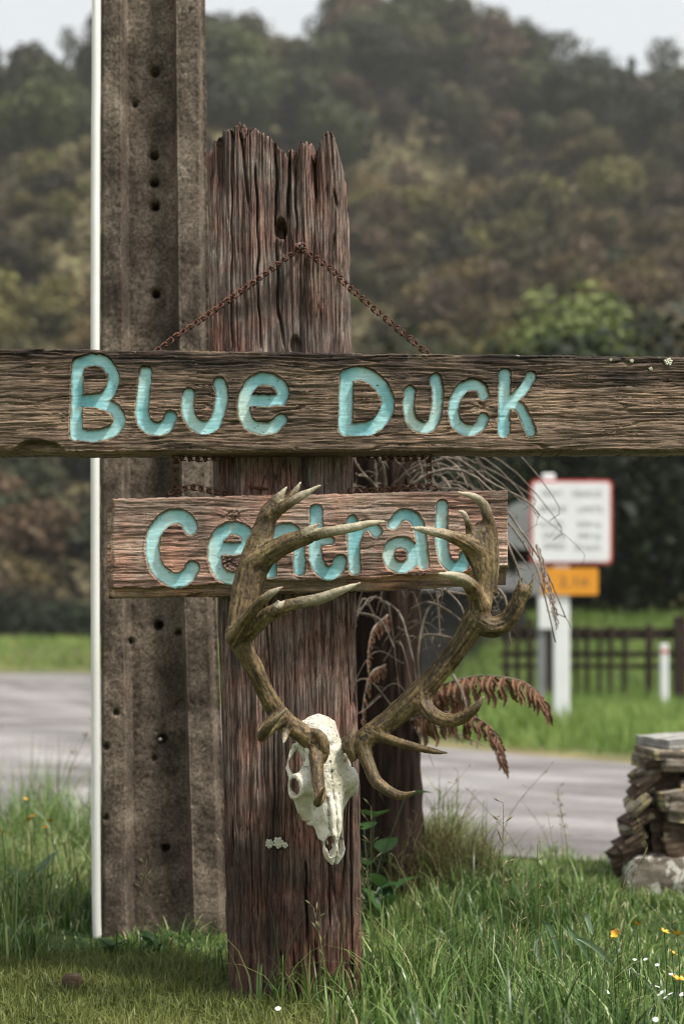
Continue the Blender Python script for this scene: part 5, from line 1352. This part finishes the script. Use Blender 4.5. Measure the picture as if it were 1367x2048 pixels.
for (px, py, h, lab) in [(1230, 1866, .15, 'yellow buttercup nearest the strap leaves, lowest of those left of the wall foot'), (1272, 1846, .16, 'yellow buttercup at the foot of the spotted boulder'), (1327, 1861, .15, 'yellow buttercup under the stone wall, left of a tilted pair'),
        (1353, 1865, .15, 'upper yellow buttercup of the pair beneath the stone wall'), (1343, 1903, .13, 'single small yellow buttercup below the stone wall pair'), (1350, 1953, .11, 'left bloom of the two large buttercups above the white flowers'), (1364, 1954, .11, 'right bloom of the two large buttercups, cut by the photo edge'),
        (5, 1661, .24, 'yellow buttercup cut by the left edge in the tall grass'), (66, 1632, .24, 'yellow buttercup in the tall grass below the leaning seed stalk'), (58, 1640, .24, 'yellow buttercup just left of another in the tall grass'), (102, 1642, .24, 'rightmost yellow buttercup in the grass left of the white conduit'), (78, 1572, .25, 'highest yellow buttercup, seen against the gravel at the left'), (50, 1596, .25, 'yellow buttercup at the gravel edge, below the highest one'), (92, 1655, .23, 'lowest yellow buttercup left of the white conduit')]:
    flower('buttercup', px, py, h, M['petal'], fm, sm_hi, lab, BG, RF.uniform(.85, 1.15))
for (px, py) in [(1268, 1916), (1286, 1937), (1276, 1946), (1313, 1926), (1301, 1968), (1313, 1970), (1323, 1980), (1340, 1983), (1318, 1985), (1330, 1990), (1213, 1982), (1364, 1983), (1250, 2015), (1310, 2035), (1259, 1935), (1290, 1915), (1317, 1992), (1303, 1985), (1342, 1945), (1180, 1955)]:
    flower('white_flower', px, py, .075, M['wpetal'], wm, sm_lo, 'tiny white flower in the grass below the stone wall', WG, RF.uniform(.60, .95))
flower('white_flower', 556, 2016, .06, M['wpetal'], wm, sm_lo, 'tiny white flower alone in front of the foot of the wooden post', WG, .8)

# ------------------------------------------------------------------ dry stone wall
def stone(c, half, rot, seed, sq=.42, lay=.0, n=14):
    m = MB(); rg = np.linspace(-1, 1, n); V, Fl = [], []
    for ax in range(3):
        for s in (-1, 1):
            A, B2 = np.meshgrid(rg, rg, indexing='ij'); p = np.zeros((n, n, 3)); u, w = [(1, 2), (2, 0), (0, 1)][ax]
            p[..., ax] = s; p[..., u] = A; p[..., w] = B2; f = grid_faces(n, n) + sum(len(q) for q in V)
            V.append(p.reshape(-1, 3)); Fl.append(f if s > 0 else f[:, ::-1])
    V = np.vstack(V); sph = V / np.linalg.norm(V, axis=1, keepdims=True); V = V * (1 - sq) + sph * sq * 1.25
    V = V * np.array(half); dr = sph
    k = 1 + seed * 3.7
    V = V + dr * (.16 * min(half) * fbm(V[:, 0] * 16 + k, V[:, 1] * 16, V[:, 2] * 16, 3, seed) + .10 * min(half) * fbm(V[:, 0] * 50 + k, V[:, 1] * 50, V[:, 2] * 50, 3, seed + 3))[:, None]
    if lay: V = V + dr * np.array([1, 1, .1]) * (lay * vn(V[:, 0] * 3 + k, V[:, 1] * 3, V[:, 2] * 210, seed + 5))[:, None]
    Rm = Matrix.Rotation(rot[1], 3, 'Y') @ Matrix.Rotation(rot[0], 3, 'X') @ Matrix.Rotation(rot[2], 3, 'Z')
    return V @ np.array(Rm).T + np.array(c), np.vstack(Fl)
WD = 3.80
wall = thing('stone_wall', (P(1380, 1800, WD)[0], 3.98, 0), 'low dry stone wall end of dark slate with lichened capping stones', 'wall')
px2m = WD / F
def st_(x0, x1, y0, y1, dd, depth, m, rot=(0, 0, 0), sq=.3, lay=.003, seed=[900], lab=None):
    sq = sq if lab and 'boulder' in lab else sq * .45; lay = lay * 1.6
    seed[0] += 1; dm = WD + dd + depth / 2; c = P((x0 + x1) / 2, (y0 + y1) / 2, dm); px2m = dm / F
    V, Fq = stone(c, ((x1 - x0) / 2 * px2m, depth / 2, (y1 - y0) / 2 * px2m), rot, seed[0], sq, lay)
    o = put('stone', V, Fq, m, wall)
    if lab: o['label'] = lab
st_(1245, 1455, 1704, 1802, -.03, .22, M['boulder'], (0, .02, 0), .38, 0, lab='large rounded boulder with pale lichen spots')
st_(1258, 1460, 1800, 1858, .03, .25, M['slate'])
st_(1300, 1460, 1470, 1490, .02, .30, M['cslate'], (0, -.06, .1), .12, .002, lab='pale capping slab')
st_(1287, 1372, 1494, 1512, .0, .28, M['lslate'], (0, -.02, 0), .2)
st_(1292, 1356, 1512, 1538, -.01, .24, M['lslate'], (0, .02, .2), .3)
st_(1352, 1480, 1490, 1545, .02, .28, M['lslate'], (0, -.05, 0), .2, .004)
st_(1340, 1480, 1545, 1590, .0, .26, M['lslate'], (0, -.12, 0), .2, .004)
st_(1292, 1372, 1574, 1612, -.02, .22, M['lslate'], (0, -.16, .2), .3, .003)
st_(1318, 1470, 1588, 1640, -.03, .24, M['lslate'], (0, .08, 0), .3, .004)
st_(1296, 1350, 1532, 1640, .05, .18, M['slate'], (0, -.12, 0), .15)
st_(1286, 1330, 1610, 1706, .04, .18, M['slate'], (0, -.10, 0), .15)
st_(1308, 1390, 1630, 1664, .0, .22, M['slate'], (0, -.10, 0), .2, .004)
st_(1302, 1400, 1658, 1704, -.01, .24, M['slate'], (0, -.20, .1), .2, .004)
st_(1385, 1500, 1640, 1704, .0, .26, M['slate'], (0, .05, 0), .2, .004)
for (x0, x1, y0, y1, a_, dd) in [(1282, 1330, 1514, 1530, -.25, .02), (1270, 1318, 1532, 1548, -.6, .03), (1264, 1312, 1550, 1566, -.7, .02), (1256, 1304, 1570, 1588, -.8, .03), (1246, 1300, 1590, 1612, -.75, .01), (1258, 1300, 1612, 1626, -.2, .03),
                                 (1244, 1296, 1628, 1646, -.5, .02), (1236, 1284, 1646, 1662, -.1, .03), (1246, 1290, 1660, 1676, -.6, .01), (1230, 1284, 1676, 1694, -.45, .02), (1222, 1272, 1692, 1708, -.55, .03), (1226, 1260, 1708, 1738, -.4, .06)]:
    st_(x0, x1, y0, y1, dd, .15, M['lslate'] if y0 in (1532, 1590, 1646) else M['slate'], (0, a_, (y0 % 7 - 3) * .08), .3, .003)
rs2 = random.Random(21)
py = 1480
while py < 1840:      # the wall's core and its run beyond the frame
    hgt_ = rs2.uniform(26, 52); x = 1335
    while x < 1950:
        wd = rs2.uniform(80, 190); dd = .22 if x < 1460 else .02
        st_(x, x + wd, py, py + hgt_, dd + rs2.uniform(-.02, .02), .26, M['lslate'] if rs2.random() < .35 else M['slate'], (0, rs2.uniform(-.05, .05), rs2.uniform(-.1, .1)), .25, .003)
        x += wd * .96
    py += hgt_ * .95

# ------------------------------------------------------------------ road sign, other posts, fence, shed
SD = 13.5
def gpt(px, d): return (px - CX) / F * d
sx, g0 = gpt(1122, SD), float(gz(1, SD))
sign = thing('road_sign', (sx, SD, g0), 'white bridge limit road sign with red border above an orange plate on a white post', 'road sign')
def sgn(px0, px1, py0, py1, d, th_, b=.004):
    a, c = P(px0, py1, d), P(px1, py0, d); mb = MB()
    mb.box((a[0], d, a[2]), (c[0], d + th_, c[2]), 0, b); return mb
mb = MB(); mb.box((gpt(1107, SD), SD + .02, g0 - .2), (gpt(1139, SD), SD + .09, P(0, 1128, SD)[2]), 0, .012)
mb.box((gpt(1084, SD), SD + .03, P(0, 1128, SD)[2]), (gpt(1110, SD), SD + .08, P(0, 946, SD)[2]), 0, .012); mb.build('post', M['white'], sign)
def rr_plate(x0, x1, z0, z1, d, th_, r, mt, name):
    pts = []
    for cx_, cz_, a0 in ((x1 - r, z1 - r, 0), (x0 + r, z1 - r, 90), (x0 + r, z0 + r, 180), (x1 - r, z0 + r, 270)):
        pts += [(cx_ + r * math.cos(math.radians(a0 + t)), cz_ + r * math.sin(math.radians(a0 + t))) for t in range(0, 91, 15)]
    pts = np.array(pts); n = len(pts); V = np.vstack([np.column_stack([pts[:, 0], np.full(n, d), pts[:, 1]]), np.column_stack([pts[:, 0], np.full(n, d + th_), pts[:, 1]]), [[(x0 + x1) / 2, d, (z0 + z1) / 2], [(x0 + x1) / 2, d + th_, (z0 + z1) / 2]]])
    k = np.arange(n); k2 = (k + 1) % n
    Fl = np.vstack([np.stack([k, k2, k2 + n, k + n], -1), np.stack([k2, k, np.full(n, 2 * n), np.full(n, 2 * n)], -1), np.stack([k + n, k2 + n, np.full(n, 2 * n + 1), np.full(n, 2 * n + 1)], -1)])
    o = MB(); o.add(V, Fl); return o.build(name, mt, sign)
a, c = P(1060, 1128, SD), P(1223, 960, SD)
rr_plate(a[0], c[0], a[2], c[2], SD - .004, .012, .05, M['red'], 'border')
rr_plate(a[0] + .022, c[0] - .022, a[2] + .022, c[2] - .022, SD - .009, .004, .04, M['white'], 'panel')
a2, c2 = P(1082, 1190, SD), P(1195, 1136, SD)
rr_plate(a2[0], c2[0], a2[2], c2[2], SD - .004, .012, .02, M['orange'], 'distance_plate')
def text(s, px, py, hpx, wpx, d, parent, bold=.004):
    cu = bpy.data.curves.new('lettering', 'FONT'); cu.body = s; cu.size = 1.0; cu.align_x = 'CENTER'; cu.align_y = 'CENTER'; cu.offset = -.005; cu.extrude = 0
    tmp = bpy.data.objects.new('tmp', cu); COL.objects.link(tmp); bpy.context.view_layer.update()
    me = bpy.data.meshes.new_from_object(tmp.evaluated_get(bpy.context.evaluated_depsgraph_get())); bpy.data.objects.remove(tmp)
    co = np.array([v.co for v in me.vertices]); lo, hi = co.min(0), co.max(0); c = (lo + hi) / 2; w = wpx / F * d; h_ = hpx / F * d
    p = P(px, py, d) - world_loc(parent)
    for v in me.vertices:
        v.co = ((v.co[0] - c[0]) / (hi[0] - lo[0]) * w + p[0], p[1], (v.co[1] - c[1]) / (hi[1] - lo[1]) * h_ + p[2])
    me.materials.clear(); link('lettering', me, M['black'], parent)
for (s, px, py, wpx) in [('HEAVY', 1104, 987, 42), ('VEHICLE', 1172, 988, 58), ('BRIDGE', 1105, 1018, 54), ('LIMITS', 1179, 1019, 48), ('AXLES', 1102, 1049, 46), ('8200 kg', 1177, 1050, 46), ('GROSS', 1105, 1071, 42), ('380 kg', 1177, 1073, 46), ('SPEED', 1108, 1093, 44), ('30 km/h', 1173, 1095, 52)]:
    text(s, px, py, 12.5, wpx, SD - .0105, sign)
for (s, px, py, wpx, hp) in [('2.1', 1134, 1163, 34, 20), ('m', 1167, 1166, 15, 14)]: text(s, px, py, hp, wpx, SD - .0055, sign)
# sign seen from behind
BD2 = 16.0
bs = thing('road_sign', (gpt(1094, BD2), BD2, float(gz(1, BD2))), 'grey back of a round road sign half hidden by the white bridge sign', 'road sign')
mb = MB(); cc = P(1048, 1050, BD2); mb.tube(np.array([cc, cc + [0, .012, 0]]), .27, 32); mb.build('disc', M['grey'], bs)
mb = MB(); a, c = P(1034, 1250, BD2), P(1090, 1128, BD2); mb.box((a[0], BD2 - .002, P(0, 1190, BD2)[2]), (c[0], BD2 + .012, c[2]), 0, .004); mb.build('back_plate', M['grey'], bs)
mb = MB(); mb.box((gpt(1074, BD2), BD2 + .014, float(gz(1, BD2)) - .1), (gpt(1090, BD2), BD2 + .06, P(0, 1010, BD2)[2]), 0, .008); mb.build('post', M['grey'], bs)
mb = MB(); mb.box((gpt(1076, BD2), BD2 - .02, P(0, 1258, BD2)[2]), (gpt(1108, BD2), BD2 - .004, P(0, 1194, BD2)[2]), 0, .004); mb.build('lower_plate', M['white'], bs)
mp = thing('marker_post', (gpt(1327, 17.3), 17.3, float(gz(3, 17.3))), 'short white marker post in the grass before the fence at the right', 'marker post')
mb = MB(); mb.box((gpt(1319, 17.3), 17.28, float(gz(3, 17.3)) - .1), (gpt(1335, 17.3), 17.33, P(0, 1288, 17.3)[2]), 0, .01); mb.build('post_body', M['white'], mp)
mb = MB(); mb.box((gpt(1320, 17.3), 17.275, P(0, 1306, 17.3)[2]), (gpt(1334, 17.3), 17.2795, P(0, 1299, 17.3)[2])); mb.build('reflector', M['red'], mp)
FD2 = 18.0; fz = float(gz(2, FD2))
fence = thing('timber_fence', (gpt(1200, FD2), FD2, fz), 'dark rough post and rail timber fence behind the roadside grass', 'fence')
for (py0, py1, yo) in [(1256, 1279, 0), (1303, 1314, .0), (1328, 1337, .0)]:
    mb = MB(); x0, x1 = gpt(1000, FD2), gpt(1520, FD2); z0, z1 = P(0, py1, FD2)[2], P(0, py0, FD2)[2]
    mb.box((x0, FD2 + yo, z0), (x1, FD2 + yo + .05, z1), 0, .008); mb.build('rail', M['fence'], fence)
rf = random.Random(4)
for (px, w, t0) in [(1012, 11, 1232), (1034, 9, 1248), (1058, 12, 1236), (1098, 22, 1228), (1152, 8, 1248), (1172, 9, 1252), (1196, 7, 1258), (1218, 8, 1250), (1246, 9, 1254), (1296, 13, 1250), (1356, 24, 1232), (1385, 9, 1250), (1412, 9, 1250), (1440, 12, 1244), (1480, 10, 1250)]:
    mb = MB(); x0, x1 = gpt(px - w / 2, FD2), gpt(px + w / 2, FD2); mb.box((x0, FD2 - .055 - w * .0015, fz - .2), (x1, FD2 - .004, P(0, t0, FD2)[2]), 0, .01); o = mb.build('fence_post', M['fence'], fence); o.rotation_euler[1] = rf.uniform(-.012, .012)
HD = 21.0; hz0 = float(gz(1, HD))
shed = thing('shed', (gpt(890, HD), HD + 1, hz0), 'low dark boarded shed behind the dead tree fern', 'shed')
z = hz0 - .05; k = 0
while z < 1.62:
    mb = MB(); mb.box((gpt(735, HD), HD + (.012 if k % 2 else 0), z), (gpt(1050, HD), HD + .04, z + .135), 0, .006); mb.build('board', M['shed'], shed); z += .142; k += 1
mb = MB(); mb.box((gpt(735, HD), HD + .045, hz0 - .05), (gpt(1048, HD), HD + 1.9, 1.60)); mb.build('body', M['shed'], shed)
mb = MB(); V, Fq = bevel_box((gpt(725, HD), HD - .18, 1.63), (gpt(1060, HD), HD + 2.1, 1.68), .01); V[:, 2] += (V[:, 1] - HD) * .16; mb.add(V, Fq); mb.build('roof', M['roofing'], shed)

# clod and small things on the lawn
V, Fq = stone((P(143, 1960, 2.75)[0], 2.76, .012), (.018, .014, .014), (0, 0, 0), 990, .6, 0, 8)
solo(put('earth_clod', V, Fq, M['slate']), 'small dark clod of earth lying on the mown grass', 'clod')

# ------------------------------------------------------------------ haze
mb = MB(); mb.box((-420, -40, -1.2), (520, 440, 160))
hazeo = mb.build('haze', None); hm = bpy.data.materials.new('pale_haze'); hm.use_nodes = True; ht = hm.node_tree; ht.nodes.clear()
ho = ht.nodes.new('ShaderNodeOutputMaterial'); pv = ht.nodes.new('ShaderNodeVolumePrincipled'); pv.inputs['Color'].default_value = (.985, .99, .995, 1); pv.inputs['Density'].default_value = .00040
ht.links.new(pv.outputs[0], ho.inputs['Volume']); hazeo.data.materials.append(hm); tag(hazeo, kind='stuff')
